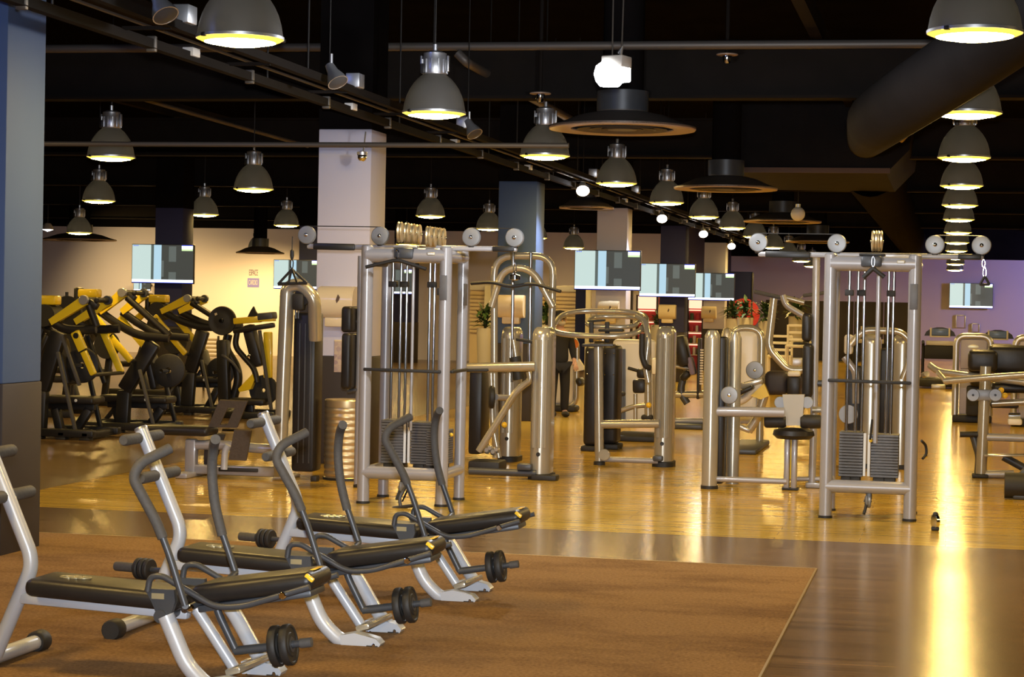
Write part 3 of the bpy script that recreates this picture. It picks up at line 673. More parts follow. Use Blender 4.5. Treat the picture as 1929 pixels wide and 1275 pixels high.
    if full:
        stack(t, X0+W-.16, X0+W-.03, Y0+.10, Y0+.50, .315, .60, 15, None, 'y')
        for y in (.2, .26, .38): MB().cyl(L(W-.09, y, .34), L(W-.09, y, 2.0), .0115, n=12).build('guide_rod', CHROME, t)
        for y in (.23, .40): MB().box(X0+W-.12, X0+W-.06, Y0+y-.04, Y0+y+.04, 1.70, 1.76, .006).build('rod_collar', RUBBER, t)
        MB().ball(L(W-.0, .3, .56), .016, 10).build('pin_knob', YELT, t)
        MB().bar(L(W+.06, .02, 1.085), L(W+.07, .5, 1.09), .03, .026, .008, up=(1, 0, 0)).build('bar_rest', RUBBER, t)
        MB().bar(L(.02, .14, 1.95), L(.02, .40, 1.95), .1, .05, .02, up=(1, 0, 0)).build('cable_guide', GRAPH, t)
        MB().box(X0+W+.046, X0+W+.052, Y0+.42, Y0+.55, 1.62, 1.80, .003).build('instruction_plate', STACK, t)
    return t
tower(-4.63, 15.95, 'four post silver cable tower with ribbed bin beside it', True)
tower(-.935, 16.32, 'four post silver cable tower standing alone beside the open aisle', False)

# hanging attachments (things of their own)
def clip(t, c, h=.07):
    MB().tube([c, c+Vector((.012, 0, -h*.3)), c+Vector((.010, 0, -h*.8)), c+Vector((0, 0, -h)), c+Vector((-.012, 0, -h*.7)), c+Vector((-.010, 0, -h*.2))], .005, 6, .01, closed=True).build('snap_hook', CHROME, t)
c = P(748, 490, 15.82); t = thing('lat_bar', c, 'black angled lat bar hanging at the front of the tower by the bin', 'pull bar')
MB().tube(Q([(689, 503, 15.82), (748, 489, 15.82), (803, 507, 15.82)]), .0145, 10, .05).build('bar', RUBBER, t); clip(t, P(748, 469, 15.82), .08)
c = P(1645, 505, 16.2); t = thing('rope_handle', c, 'short black forked handle hanging at the top of the lone cable tower', 'cable handle')
MB().tube(Q([(1626, 523, 16.2), (1645, 505, 16.2), (1666, 522, 16.2)]), .018, 10, .02).build('grip', RUBBER, t); clip(t, P(1645, 482, 16.2), .09)
c = P(550, 512, 16.2); t = thing('triangle_handle', c, 'black triangle row handle hanging by the pale column', 'cable handle')
tri = Q([(550, 507, 16.2), (524, 535, 16.2), (578, 533, 16.2)])
MB().tube([tri[0], tri[1]], .011, 8).tube([tri[1], tri[2]], .014, 8).tube([tri[2], tri[0]], .011, 8).build('handle_frame', RUBBER, t)
MB().tube(Q([(550, 507, 16.2), (543, 534, 16.1)]), .01, 8).tube(Q([(550, 507, 16.2), (560, 533, 16.1)]), .01, 8).build('inner_strut', RUBBER, t)
clip(t, P(550, 487, 16.2), .09); MB().lathe([(.012, 0), (.018, .03), (.016, .07), (.005, .08)], P(550, 488, 16.2), n=10).build('cable_stop', RUBBER, t)
MB().cyl(P(550, 476, 16.2), P(551, 445, 16.2), .004, n=6).build('cable', BLACKM, t)
c = P(1855, 515, 16.6); t = thing('single_handle', c, 'chrome link with black strap hanging from the end pulley by the mauve wall', 'cable handle')
clip(t, P(1853, 488, 16.6), .07); clip(t, P(1855, 502, 16.6), .09)
MB().tube([P(1855, 520, 16.6), P(1846, 536, 16.6), P(1864, 536, 16.6)], .010, 8, .01, closed=True).build('strap', RUBBER, t)
MB().cyl(P(1852, 488, 16.6), P(1852, 462, 16.6), .004, n=6).build('cable', BLACKM, t)
c = P(968, 540, 17.2); t = thing('wide_lat_bar', c, 'long wavy black lat bar hanging in front of the arch machine', 'pull bar')
MB().tube(Q([(888, 534, 17.3), (928, 531, 17.2), (962, 541, 17.2), (1003, 533, 17.2), (1056, 549, 17.1)]), .0145, 10, .08).build('bar', RUBBER, t)
clip(t, P(970, 494, 17.2), .10); MB().lathe([(0, -.03), (.05, -.02), (.05, .015), (0, .03)], P(970, 522, 17.2), n=12).build('swivel', CHROME, t)
MB().cyl(P(963, 490, 17.2), P(961, 448, 16.4), .005, n=6).build('cable', BLACKM, t)
t = thing('ankle_cable', G(1762, 997), 'small chrome and black cable handle lying by the gold floor reflection', 'cable handle')
c = P(1762, 985, 15.7)
MB().disc((c.x, c.y, .07), (1, .5, 0), .055, .03, 20).build('wheel', CHROME, t); MB().ball((c.x, c.y, .12), .022, 10).build('knob', RUBBER, t)
MB().box(c.x-.03, c.x+.03, c.y-.03, c.y+.03, 0, .03, .01).build('base', RUBBER, t)
t = thing('row_handle', P(765, 955, 15.7), 'black two grip row handle on the floor under the tower by the bin', 'cable handle')
MB().tube([P(740, 957, 15.7), P(780, 952, 15.7)], .014, 8).build('grip', RUBBER, t)
MB().tube(Q([(765, 915, 15.75), (752, 938, 15.72), (755, 957, 15.7)]), .014, 8, .03).build('strap', GRAPH, t)
MB().tube(Q([(770, 918, 15.75), (758, 945, 15.7)]), .008, 8).build('chain', CHROME, t)
t = thing('hook_strap', P(1738, 860, 16.9), 'black loop strap hanging on the aisle side of the lone cable tower', 'strap')
MB().tube(Q([(1736, 830, 16.85), (1744, 838, 16.9), (1746, 855, 16.9), (1738, 864, 16.85)]), .011, 8, .03).build('loop', RUBBER, t)
MB().ball(P(1743, 859, 16.9), .018, 8).build('end_ball', CHROME, t)

# ================================================================== ribbed bin
c = Vector((-5.40, 18.02, 0)); t = thing('ribbed_bin', c, 'gold lit ribbed round bin beside the pale column', 'bin')
R = .203; prof = [(0, .02), (R, .02)]; n = 11
for i in range(n):
    z = .03+i*.058; prof += [(R*.955, z), (R, z+.018), (R, z+.036), (R*.955, z+.055)]
prof += [(R*.98, .67), (R*.98, .725), (R*.93, .735), (0, .73)]
MB().lathe(prof, c, n=36).build('ribbed_body', BINM, t)
MB().lathe([(0, 0), (R*1.04, 0), (R*1.04, .022), (0, .022)], c, n=32).build('base_ring', RUBBER, t)
MB().lathe([(R*.99, .665), (R*1.0, .69), (R*1.0, .725), (R*.96, .735)], c, n=36).build('lid_band', BINM, t)

# ================================================================== paper dispensers on the columns
def dispenser(px, y, zc, label, poster=False):
    cx = P(px, 600, y).x; t = thing('paper_dispenser', (cx, y, zc), label, 'paper dispenser', 'paper dispensers on the columns')
    o = Vector((cx, y, zc)); w_ = .345; r = .16
    sec = []
    for i in range(13):
        a = math.pi*(-.5+i/12); sec.append((-.09-math.cos(a)*.12 if abs(math.sin(a)) < .99 else -.09, math.sin(a)*r))
    poly = [(y, zc+r)]+[(y+p[0], zc+p[1]) for p in sec[::-1]]+[(y, zc-r)]
    MB().prism(poly, cx-w_/2, cx+w_/2, 'x').build('housing', BEIGE, t, ang=50)
    for sg in (-1, 1): MB().prism([(q[0]*.985+y*.015, (q[1]-zc)*.96+zc) for q in poly], cx+sg*w_/2, cx+sg*(w_/2+.014), 'x').build('end_cap', BEIGE, t)
    MB().box(cx-w_*.36, cx+w_*.36, y-.13, y, zc-.245, zc-.14, .02).build('paper_outlet', BEIGE, t)
    lf = [(0, .055), (.022, .02), (.012, -.02), (-.012, -.055), (-.024, -.02), (-.012, .02)]
    MB().prism([(cx+.04+a*.9, zc+.035+b_*.8) for a, b_ in lf], y-.212, y-.204).build('leaf_mark', LEAFM, t)
    return t
disp = [(640, CY[1], 1.62, 'largest cream paper dispenser, on the nearest pale column'), (965, CY[2], 1.60, 'cream paper dispenser on the slate blue column behind the arch machine'),
        (1148, CY[3], 1.56, 'cream paper dispenser on the pale column above the ring machine'), (1258, CY[4], 1.52, 'cream paper dispenser on the navy column'),
        (1336, CY[5], 1.50, 'smallest cream paper dispenser, on the farthest pale column')]
for a in disp: dispenser(*a)
c = P(641, 672, CY[1]-.02); t = thing('printed_notice', c, 'patterned printed notice hanging under the largest paper dispenser', 'poster')
NOTE = bpy.data.materials.new('printed_pattern'); NOTE.use_nodes = True
nt = NOTE.node_tree; vo = nt.nodes.new('ShaderNodeTexVoronoi'); vo.inputs['Scale'].default_value = 28
rp = nt.nodes.new('ShaderNodeValToRGB'); rp.color_ramp.elements[0].color = (.35, .25, .28, 1); rp.color_ramp.elements[1].color = (.62, .5, .36, 1)
tc = nt.nodes.new('ShaderNodeTexCoord'); nt.links.new(tc.outputs['Object'], vo.inputs['Vector']); nt.links.new(vo.outputs['Color'], rp.inputs[0])
nt.links.new(rp.outputs[0], nt.nodes['Principled BSDF'].inputs['Base Color'])
MB().box(c.x-.066, c.x+.066, CY[1]-.016, CY[1], c.z-.155, c.z+.16, .003).build('notice_sheet', NOTE, t)
MB().box(c.x-.066, c.x+.066, CY[1]-.02, CY[1], c.z+.15, c.z+.17, .003).build('top_clip', BEIGE, t)

# ================================================================== hanging screens
def screen(cx, y, zc, w_, label, wall_y):
    t = thing('tv_screen', (cx, y, zc), label, 'tv screen', 'hanging tv screens'); h = w_*.585
    X = lambda u: cx-w_/2+u*w_; Z = lambda v: zc+h/2-v*h
    fr = MB().box(cx-w_/2-.012, cx+w_/2+.012, y, y+.06, zc-h/2-.012, zc+h/2+.012, .008).build('casing', BLACKM, t)
    regs = [(0, .31, 0, 1, 0), (.31, .355, 0, 1, 4), (.355, .48, 0, 1, 1), (.48, .52, 0, .45, 2), (.52, .60, 0, 1, 2), (.48, .52, .45, .92, 3), (.60, .72, .04, .48, 3), (.60, .72, 0, .04, 2), (.60, .72, .48, .78, 2), (.60, .72, .78, 1, 3), (.72, 1, 0, 1, 2), (.48, .52, .92, 1, 2)]
    mb = MB()
    for u0, u1, v0, v1, mi in regs:
        v1 = v1*.915; v0 = v0*.915
        mb.add([(X(u0), y-.002, Z(v0)), (X(u1), y-.002, Z(v0)), (X(u1), y-.002, Z(v1)), (X(u0), y-.002, Z(v1))], [(0, 3, 2, 1)], mi)
    mb.add([(X(0), y-.002, Z(.915)), (X(1), y-.002, Z(.915)), (X(1), y-.002, Z(.985)), (X(0), y-.002, Z(.985))], [(0, 3, 2, 1)], 5)
    mb.add([(X(0), y-.002, Z(.985)), (X(1), y-.002, Z(.985)), (X(1), y-.002, Z(1)), (X(0), y-.002, Z(1))], [(0, 3, 2, 1)], 6)
    mb.add([(X(.81), y-.004, Z(.02)), (X(.99), y-.004, Z(.02)), (X(.99), y-.004, Z(.10)), (X(.81), y-.004, Z(.10))], [(0, 3, 2, 1)], 5)
    mb.add([(X(.81), y-.004, Z(.10)), (X(.99), y-.004, Z(.10)), (X(.99), y-.004, Z(.15)), (X(.81), y-.004, Z(.15))], [(0, 3, 2, 1)], 7)
    mb.add([(X(.81), y-.004, Z(.0)), (X(.99), y-.004, Z(.0)), (X(.99), y-.004, Z(.02)), (X(.81), y-.004, Z(.02))], [(0, 3, 2, 1)], 6)
    for k in range(3): mb.add([(X(.02+k*.03), y-.004, Z(.015)), (X(.04+k*.03), y-.004, Z(.015)), (X(.04+k*.03), y-.004, Z(.035)), (X(.02+k*.03), y-.004, Z(.035))], [(0, 3, 2, 1)], 6)
    mb.build('display', [SCREEN_L, SCREEN_B, SCREEN_D, SCREEN_M, SCREEN_S, SCREEN_W, SCREEN_BL, SCREEN_G], t)
    MB().box(cx-.12, cx+.12, y+.06, y+.08, zc-.12, zc+.12, .006).build('mount_plate', BLACKM, t)
    MB().box(cx-.03, cx+.03, y+.08, wall_y, zc-.03, zc+.03).build('mount_arm', BLACKM, t)
    return t
def scr(x0, x1, yc, Y, label, wall_y):
    a, b_ = P(x0, yc, Y), P(x1, yc, Y); screen((a.x+b_.x)/2, Y, (a.z+b_.z)/2, b_.x-a.x, label, wall_y)
scr(1083, 1206, 509, CY[3]-.25, 'largest hanging screen, on the pale column above the ring machine', CY[3])
scr(1205, 1309, 528, CY[4]-.25, 'hanging screen on the navy column', CY[4])
scr(1297, 1383, 540, CY[5]-.25, 'hanging screen on the farthest pale column, partly behind another screen', CY[5])
scr(249, 364, 497, 35.85, 'hanging screen above the yellow machines on the navy column', 36.1)
scr(516, 604, 517, 44.05, 'hanging screen half hidden by the nearest pale column', 44.3)
scr(700, 776, 530, 52.15, 'hanging screen seen through the rods of the cable tower', 52.4)
scr(1789, 1870, 557, 71.8, 'screen on the mauve back wall', 72)
scr(252, 283, 537, 54.9, 'small bright screen low behind the one above the yellow machines', 55.6)
# wall lettering
def text(name, body, parent, loc, size, m, scale=(1, 1, 1)):
    cu = bpy.data.curves.new(name, 'FONT'); cu.body = body; cu.size = size; cu.extrude = .004; cu.align_x = 'CENTER'; cu.align_y = 'CENTER'
    o = bpy.data.objects.new(name, cu); COL.objects.link(o)
    bpy.context.view_layer.update()
    me = bpy.data.meshes.new_from_object(o.evaluated_get(bpy.context.evaluated_depsgraph_get()))
    bpy.data.objects.remove(o); bpy.data.curves.remove(cu)
    R = Matrix.Rotation(math.pi/2, 4, 'X')
    for v in me.vertices: v.co = R @ Vector((v.co.x*scale[0], v.co.y*scale[1], v.co.z))
    me.materials.clear(); me.materials.append(m)
    o = bpy.data.objects.new(name, me); COL.objects.link(o); o.parent = parent; o.location = loc
    return o
a, b_ = P(467, 505, 55.6), P(488, 541, 55.6)
t = thing('wall_sign', (a.x, 55.6, b_.z), 'two line wall sign reading ESPACE above a blue panel on the pale wall', 'sign')
text('upper_lettering', 'ESPACE', t, ((b_.x-a.x)/2, -.006, P(477, 514, 55.6).z-b_.z), .13, TEXTD, (.62, 1.9, 1))
bz0, bz1 = P(477, 541, 55.6).z, P(477, 524, 55.6).z
pb = MB().box(a.x, b_.x, 55.585, 55.6, bz0, bz1).build('blue_panel', SIGNB, t)
text('lower_lettering', 'CARDIO', t, ((b_.x-a.x)/2, -.021, (bz0+bz1)/2-b_.z), .12, WHITEL, (.62, 1.7, 1))

# ================================================================== single station with tall curved tower and foot plates (by the bin)
Y = 17.7
t = thing('rowing_station', G(565, 905), 'seated row station with tall bent tube tower and brown foot plates', 'weight machine')
MB().tube(Q([(527, 903, Y), (534, 700, Y), (541, 540, Y), (566, 536, Y), (592, 560, Y)])+[P(594, 640, Y+.1)], .062, 16, .16).build('tower_tube', CHAMP, t)
MB().tube(Q([(527, 903, Y+.34), (545, 560, Y+.34), (575, 548, Y+.34)]), .05, 12, .14).build('tower_tube', CHAMP, t)
a, b_ = P(556, 588, Y+.1), P(592, 893, Y+.1)
MB().box(a.x-.005, b_.x-.0, Y+.06, Y+.32, b_.z+.02, a.z, .03).build('stack_shroud', VINYL, t)
for q in (.3, .55, .8): MB().box(a.x+(b_.x-a.x)*q-.006, a.x+(b_.x-a.x)*q+.006, Y+.052, Y+.062, b_.z+.1, a.z-.1, .002).build('shroud_rib', GRAPH, t)
pulley(t, P(570, 560, Y-.02), (0, 1, 0), .08, m=BLACKM)
MB().box(P(553, 568, Y).x, P(576, 568, Y).x, Y-.07, Y+.05, P(564, 585, Y).z, P(564, 552, Y).z, .03).build('pulley_cover', RUBBER, t)
for px in (557, 562): MB().cyl(P(px, 600, Y+.03), P(px, 575, Y+.03), .010, n=8).build('guide_rod', CHROME, t)
MB().box(P(588, 860, Y).x, P(600, 860, Y).x, Y-.05, Y+.05, 0, .05, .01).build('rubber_foot', RUBBER, t)
MB().box(P(518, 860, Y).x, P(540, 860, Y).x, Y-.08, Y+.42, 0, .03, .01).build('base_foot', SILVER, t)
a, b_ = P(352, 885, Y), P(522, 888, Y)
MB().bar((a.x, Y, .07), (b_.x, Y, .07), .09, .09, .02).build('floor_rail', SILVER, t)
MB().bar(P(412, 884, Y-.06), P(486, 886, Y-.06), .03, .035, .008).build('rail_cover', RUBBER, t)
a = P(361, 830, Y); MB().box(a.x-.05, a.x+.055, Y-.05, Y+.05, .02, a.z+.02, .02).build('seat_post', SILVER, t)
a = P(361, 897, Y); MB().box(a.x-.06, a.x+.06, Y-.28, Y+.28, 0, .05, .015).build('floor_bar', SILVER, t)
a = P(390, 850, Y); MB().box(a.x-.045, a.x+.045, Y+.03, Y+.12, .09, a.z+.1, .01).build('stiffener', DARKP, t)
MB().bar(P(278, 808, Y), P(402, 812, Y), .32, .085, .035, seg=3).build('seat_pad', VINYL, t)
MB().tube(Q([(362, 838, Y), (420, 838, Y), (500, 846, Y), (530, 846, Y)]), .045, 12, .1).build('upper_rail', SILVER, t)
MB().tube(Q([(430, 838, Y-.08), (424, 850, Y-.08), (422, 884, Y-.08)]), .032, 12, .04).build('plate_support', SILVERW, t)
# two foot plates, the upper one with a slot
def plate(pts, y, th=.03, hole=None):
    return [P(a, b_, y) for a, b_ in pts]
pl = MB(); q = plate([(413, 754), (466, 756), (446, 806), (392, 804)], Y-.02)
mb = MB(); 
c4 = q; cen = sum(c4, Vector())/4
ix = [cen+(v-cen)*.0 for v in c4]
hole = plate([(429, 768), (442, 768), (428, 800), (414, 800)], Y-.02)
for k_ in range(4):
    a0, a1, h0, h1 = c4[k_], c4[(k_+1) % 4], hole[k_], hole[(k_+1) % 4]
    f = [a0, a1, h1, h0]; bck = [v+Vector((0, .03, .008)) for v in f]
    mb.add(f+bck, [(0, 1, 2, 3), (7, 6, 5, 4), (0, 4, 5, 1), (1, 5, 6, 2), (2, 6, 7, 3), (3, 7, 4, 0)])
mb.build('foot_plate', BROWNP, t, ang=20)
q = plate([(441, 810), (473, 812), (463, 868), (430, 866)], Y-.16)
mb = MB(); mb.add(q+[v+Vector((0, .035, .01)) for v in q], [(0, 1, 2, 3), (7, 6, 5, 4), (0, 4, 5, 1), (1, 5, 6, 2), (2, 6, 7, 3), (3, 7, 4, 0)]); mb.build('foot_plate', BROWNP, t, ang=20)
q = plate([(404, 818), (424, 818), (408, 862), (388, 860)], Y+.2)
mb = MB(); mb.add(q+[v+Vector((0, .035, .01)) for v in q], [(0, 1, 2, 3), (7, 6, 5, 4), (0, 4, 5, 1), (1, 5, 6, 2), (2, 6, 7, 3), (3, 7, 4, 0)]); mb.build('foot_plate', BROWNP, t, ang=20)
MB().tube(Q([(420, 812, Y+.02), (450, 812, Y-.02)]), .02, 10).build('plate_axle', CHROME, t)

# chest pad station beside the pale column (thin post with two pads)
Y = 17.3
t = thing('back_pad_station', G(680, 925), 'thin silver post carrying two upright black pads, beside the tower by the bin', 'weight machine')
MB().tube(Q([(681, 482, Y), (676, 760, Y)])+[Vector((P(676, 760, Y).x, Y, .02))], .032, 14).build('post', SILVER, t)
MB().box(P(651, 602, Y).x, P(672, 602, Y).x, Y-.15, Y+.15, P(662, 626, Y).z, P(662, 577, Y).z, .03, seg=3).build('head_pad', VINYL, t)
MB().box(P(652, 680, Y).x, P(671, 680, Y).x, Y-.17, Y+.17, P(662, 732, Y).z, P(662, 627, Y).z, .03, seg=3).build('back_pad', VINYL, t)
for py in (605, 660, 712): MB().cyl(P(668, py, Y), P(681, py, Y), .016, n=10).build('pad_bracket', GRAPH, t)
a = P(664, 736, Y); MB().bar(P(655, 737, Y), P(680, 733, Y), .06, .03, .01).build('pad_foot', GRAPH, t)
a = P(676, 920, Y); MB().lathe([(0, 0), (.05, 0), (.05, .02), (.035, .03)], (a.x, Y, 0), n=16).build('base_cap', RUBBER, t)

# ================================================================== arch machine (pulldown with bent arch) behind the long bar
def towerbody(t, px, Y, ztop, lx=.20, ly=.32, name='tower', m=None, r=.095, Y2=None):
    x = G(px, 640+F_PX*CH/Y).x if False else P(px, 700, Y).x
    o = MB().stadium((x, Y+ly/2), lx, ly, r, .045, ztop, .10).build(name, m or CHAMP, t)
    MB().stadium((x, Y+ly/2), lx+.03, ly+.03, r, 0, .06, .01).build('tower_foot', RUBBER, t)
    for z in (.24,): 
        c = Vector((x, Y-.004, z)); MB().disc(c, (0, 1, 0), .02, .012, 14).build('plug', BLACKM, t)
    # raised vertical beads down the front
    for sx in (-.055, .0, .055):
        MB().tube([(x+sx*lx/.2, Y+(.006 if sx else -.002)+abs(sx)*.25, .30), (x+sx*lx/.2, Y+(.006 if sx else -.002)+abs(sx)*.25, ztop-.12)], .018, 8).build('tower_bead', m or CHAMP, t)
    return x
Y = 18.7
t = thing('pulldown_machine', G(1020, 905), 'champagne pulldown machine with tall bent arch and domed twin towers', 'weight machine')
towerbody(t, 1017, Y, 1.43, .19, .36)
towerbody(t, 957, 20.7, 1.40, .19, .36)
MB().tube(Q([(934, 862, 20.3), (931, 700, 20.3), (931, 482, 20.3), (1043, 482, 20.3), (1038, 640, 20.3), (1036, 850, 20.3)]), .036, 14, .20).build('arch_frame', CHAMP, t)
MB().tube(Q([(926, 578, 19.6), (947, 505, 19.6), (1002, 505, 19.6), (1042, 578, 19.6)]), .034, 14, .22).build('pull_arm', CHAMP, t)
for px, y in ((967, 20.25), (1000, 20.25)):
    MB().cyl(P(px, 475, y), P(px-3, 720, y), .016, n=10).build('guide_rod', CHROME, t)
MB().tube([P(868, 693, Y-.02), P(1008, 690, Y-.02)], .045, 14).build('cross_tube', CHAMP, t)
MB().bar(P(852, 698, Y-.08), P(920, 697, Y-.08), .03, .03, .01).build('rest_bar', RUBBER, t)
MB().tube(Q([(902, 850, 19.4), (975, 733, 19.4), (1000, 716, 19.4), (997, 700, 19.4)]), .034, 12, .10).build('lever_arm', CHAMP, t)
MB().tube([P(967, 640, 19.9), P(976, 700, 19.9)], .026, 12).build('roller_stem', CHAMP, t)
MB().tube([P(970, 672, 19.9), P(978, 715, 19.9)], .058, 14).build('thigh_roller', RUBBER, t)
MB().bar(P(972, 639, 20.2), P(1010, 645, 20.2), .03, .03, .01).build('grip_bar', RUBBER, t)
MB().disc(P(926, 748, 19.9), (1, .3, 0), .115, .06, 24, .015).build('cam_disc', RUBBER, t)
MB().tube(Q([(935, 748, 19.95), (965, 750, 20.2)]), .03, 12).build('cam_axle', SILVER, t)
MB().tube(Q([(925, 700, 19.95), (928, 800, 19.95), (940, 862, 19.95)]), .03, 12, .1).build('cam_post', CHAMP, t)
a, b_ = P(884, 893, Y), P(1010, 893, Y)
MB().tube([(a.x, Y, .06), (b_.x, Y, .06)], .034, 14).build('floor_rail', GRAPH, t)
MB().box(P(976, 860, Y).x, P(1003, 860, Y).x, Y-.06, Y+.06, .09, .15, .015).build('rail_block', GRAPH, t)
MB().box(P(886, 860, 19.5).x, P(945, 860, 19.5).x, 19.4, 19.75, 0, .10, .02).build('step_plate', RUBBER, t)
for k_ in range(5): 
    a = P(912+k_*6, 842+((k_*7) % 11), 19.7); MB().lathe([(0, 0), (.03, 0), (.035, .02), (.02, .05), (0, .05)], a, (0, -1, .2), 12).build('linkage_boss', CHAMP, t)
MB().ball(P(950, 800, 19.8), .03, 10).build('pin_knob', YELT, t)
MB().box(P(884, 690, 20.9).x, P(909, 690, 20.9).x, 20.9, 21.3, .05, P(896, 690, 20.9).z, .03).build('stack_shroud', VINYL, t)
MB().box(P(1003, 860, Y).x, P(1050, 860, Y).x, Y-.05, Y+.12, 0, .05, .012).build('base_foot', RUBBER, t)

# ================================================================== ring machine
Y = 20.75
t = thing('ring_machine', G(1190, 876), 'champagne weight machine with big tilted oval ring of tube', 'weight machine')
px0 = towerbody(t, 1250, Y, 1.44, .19, .34)
a = P(1129, 876, Y); MB().tube([(a.x, Y, .02), (P(1127, 648, Y).x, Y, P(1127, 648, Y).z)], .047, 16).build('post', CHAMP, t)
MB().lathe([(0, 0), (.06, 0), (.06, .03), (.05, .04)], (a.x, Y, 0), n=18).build('post_foot', RUBBER, t)
MB().tube([P(1130, 799, Y), P(1242, 798, Y)], .043, 14).build('cross_tube', CHAMP, t)
b_ = P(1240, 868, Y); MB().tube([(a.x, Y, .06), (b_.x, Y, .06)], .03, 12).build('floor_rail', SILVER, t)
MB().disc((a.x+.06, Y-.06, .11), (0, 1, 0), .06, .03, 20).build('guide_wheel', CHAMP, t)
MB().box(b_.x-.05, b_.x+.05, Y-.06, Y+.06, .06, .12, .015).build('rail_block', GRAPH, t)
cc = P(1130, 609, Y+.25)
def ring(rx, ry, tilt, r, c, name, ph=0):
    mb = MB(); se = lambda v: math.copysign(abs(v)**.62, v)
    pts = [c+Vector((se(math.cos(a))*rx, se(math.sin(a))*ry, se(math.sin(a))*ry*tilt)) for a in [2*math.pi*(i+.5)/48 for i in range(48)]]
    mb.tube(pts, r, 12, closed=True); return mb.build(name, CHAMP, t)
ring(.47, .42, .30, .029, cc, 'ring_tube'); ring(.26, .24, .22, .024, cc+Vector((.14, 0, .02)), 'inner_ring_tube')
MB().tube(Q([(1200, 596, Y+.2), (1216, 604, Y+.1), (1222, 640, Y), (1216, 690, Y), (1222, 720, Y)]), .034, 12, .10).build('side_arm', CHAMP, t)
MB().tube(Q([(1210, 628, Y-.1), (1209, 670, Y-.1), (1216, 690, Y-.1), (1224, 693, Y-.06)]), .03, 12, .05).build('black_grip', RUBBER, t)
for px in (1114, 1144):
    MB().bar(P(px, 606, Y), P(px, 645, Y), .05, .045, .008).build('yoke', RUBBER, t)
MB().bar(P(1098, 650, Y), P(1158, 650, Y), .16, .03, .012).build('yoke_plate', GRAPH, t)
MB().bar(P(1108, 605, Y+.05), P(1140, 603, Y+.05), .10, .025, .012).build('arm_pad', RUBBER, t)
MB().bar(P(1128, 622, Y-.1), P(1175, 622, Y-.1), .10, .03, .012).build('arm_pad', RUBBER, t)
MB().bar(P(1118, 640, Y-.03), P(1140, 640, Y-.03), .08, .03, .01).build('yoke_block', CHROME, t)
for (x0, x1, yb, yt, y, m_) in ((1098, 1131, 796, 652, 22.6, VINYL), (1131, 1165, 788, 650, 23.0, VINYL)):
    A_ = P(x0, yb, y); B_ = P(x1, yt, y); MB().box(A_.x, B_.x, y, y+.35, .06, B_.z, .05, seg=3).build('stack_shroud', m_, t)
    MB().box(A_.x-.02, B_.x+.02, y-.02, y+.37, 0, .06, .015).build('shroud_foot', RUBBER, t)
    for py in (665, 705):
        for dxx in (.04, .14): MB().disc((A_.x+dxx, y-.004, P(1131, py, y).z), (0, 1, 0), .007, .008, 8).build('screw', CHROME, t)

# small curl seat machine behind the ring machine
Y = 24.5
t = thing('curl_machine', G(1205, 800), 'small curl machine with black square pads against the white shroud', 'weight machine')
A_, B_ = P(1150, 800, 25.3), P(1235, 640, 25.3)
MB().box(A_.x, B_.x, 25.3, 25.45, .15, B_.z, .06, seg=3).build('white_shroud', WHITEP, t)
for k_ in range(4): MB().bar(P(1168+k_*3, 657, 25.28), P(1168+k_*3, 790, 25.28), .02, .012).build('shroud_slot', GRAPH, t)
MB().bar(P(1192, 727, Y), P(1216, 727, Y), .08, .17, .03).build('seat_pad', VINYL, t)
MB().tube([P(1197, 742, Y), P(1197, 790, Y)], .025, 10).build('seat_post', CHAMP, t)
MB().bar(P(1200, 703, Y), P(1219, 703, Y), .10, .12, .03).build('roller_pad', VINYL, t)
MB().tube([P(1183, 693, Y), P(1204, 699, Y)], .02, 10).build('hand_grip', RUBBER, t)
MB().tube(Q([(1165, 775, Y), (1195, 765, Y), (1225, 762, Y)]), .03, 10, .05).build('frame_tube', CHAMP, t)
MB().tube([P(1160, 745, Y), P(1160, 815, Y)], .026, 10).build('front_post', CHAMP, t)
MB().bar(P(1153, 740, Y), P(1178, 742, Y), .09, .05, .02).build('foot_pad', RUBBER, t)
MB().tube([P(1220, 640, Y), P(1221, 790, Y)], .045, 12).build('rear_post', CHAMP, t)
MB().tube([P(1235, 680, Y), P(1236, 790, Y)], .04, 12).build('side_post', CHAMP, t)
MB().bar(P(1228, 690, Y), P(1241, 690, Y), .12, .20, .03).build('gear_box', CREAM, t)
MB().ball(P(1219, 712, Y-.05), .035, 10).build('yellow_cap', YELT, t); MB().ball(P(1222, 763, Y-.05), .035, 10).build('yellow_cap', YELT, t)
MB().bar(P(1208, 786, Y), P(1230, 786, Y), .1, .07, .03).build('foot_roller', RUBBER, t)
a = P(1150, 815, Y); b_ = P(1235, 815, Y); MB().box(a.x, b_.x, Y-.05, Y+.9, 0, .07, .02).build('base_frame', RUBBER, t)
# mauve pad machine beyond
Y = 27.5
t = thing('leg_machine', G(1290, 800), 'dark machine with a mauve tilted pad, between ring machine and round tower', 'weight machine')
MB().bar(P(1299, 672, Y), P(1307, 706, Y), .3, .07, .03).build('mauve_pad', PURPLE, t)
MB().bar(P(1280, 632, Y), P(1292, 690, Y), .32, .17, .05).build('black_back', VINYL, t)
MB().bar(P(1284, 715, Y), P(1299, 700, Y), .2, .10, .04).build('knee_pad', VINYL, t)
MB().tube(Q([(1274, 690, Y), (1298, 694, Y)]), .025, 10).build('hand_grip', CHAMP, t)
MB().tube(Q([(1287, 712, Y), (1281, 738, Y), (1295, 760, Y)]), .05, 10, .1).build('leg_link', GRAPH, t)
MB().tube(Q([(1262, 743, Y), (1325, 743, Y)]), .05, 12).build('cross_tube', CHAMP, t)
MB().tube(Q([(1262, 793, Y), (1325, 793, Y)]), .04, 12).build('lower_tube', SILVER, t)
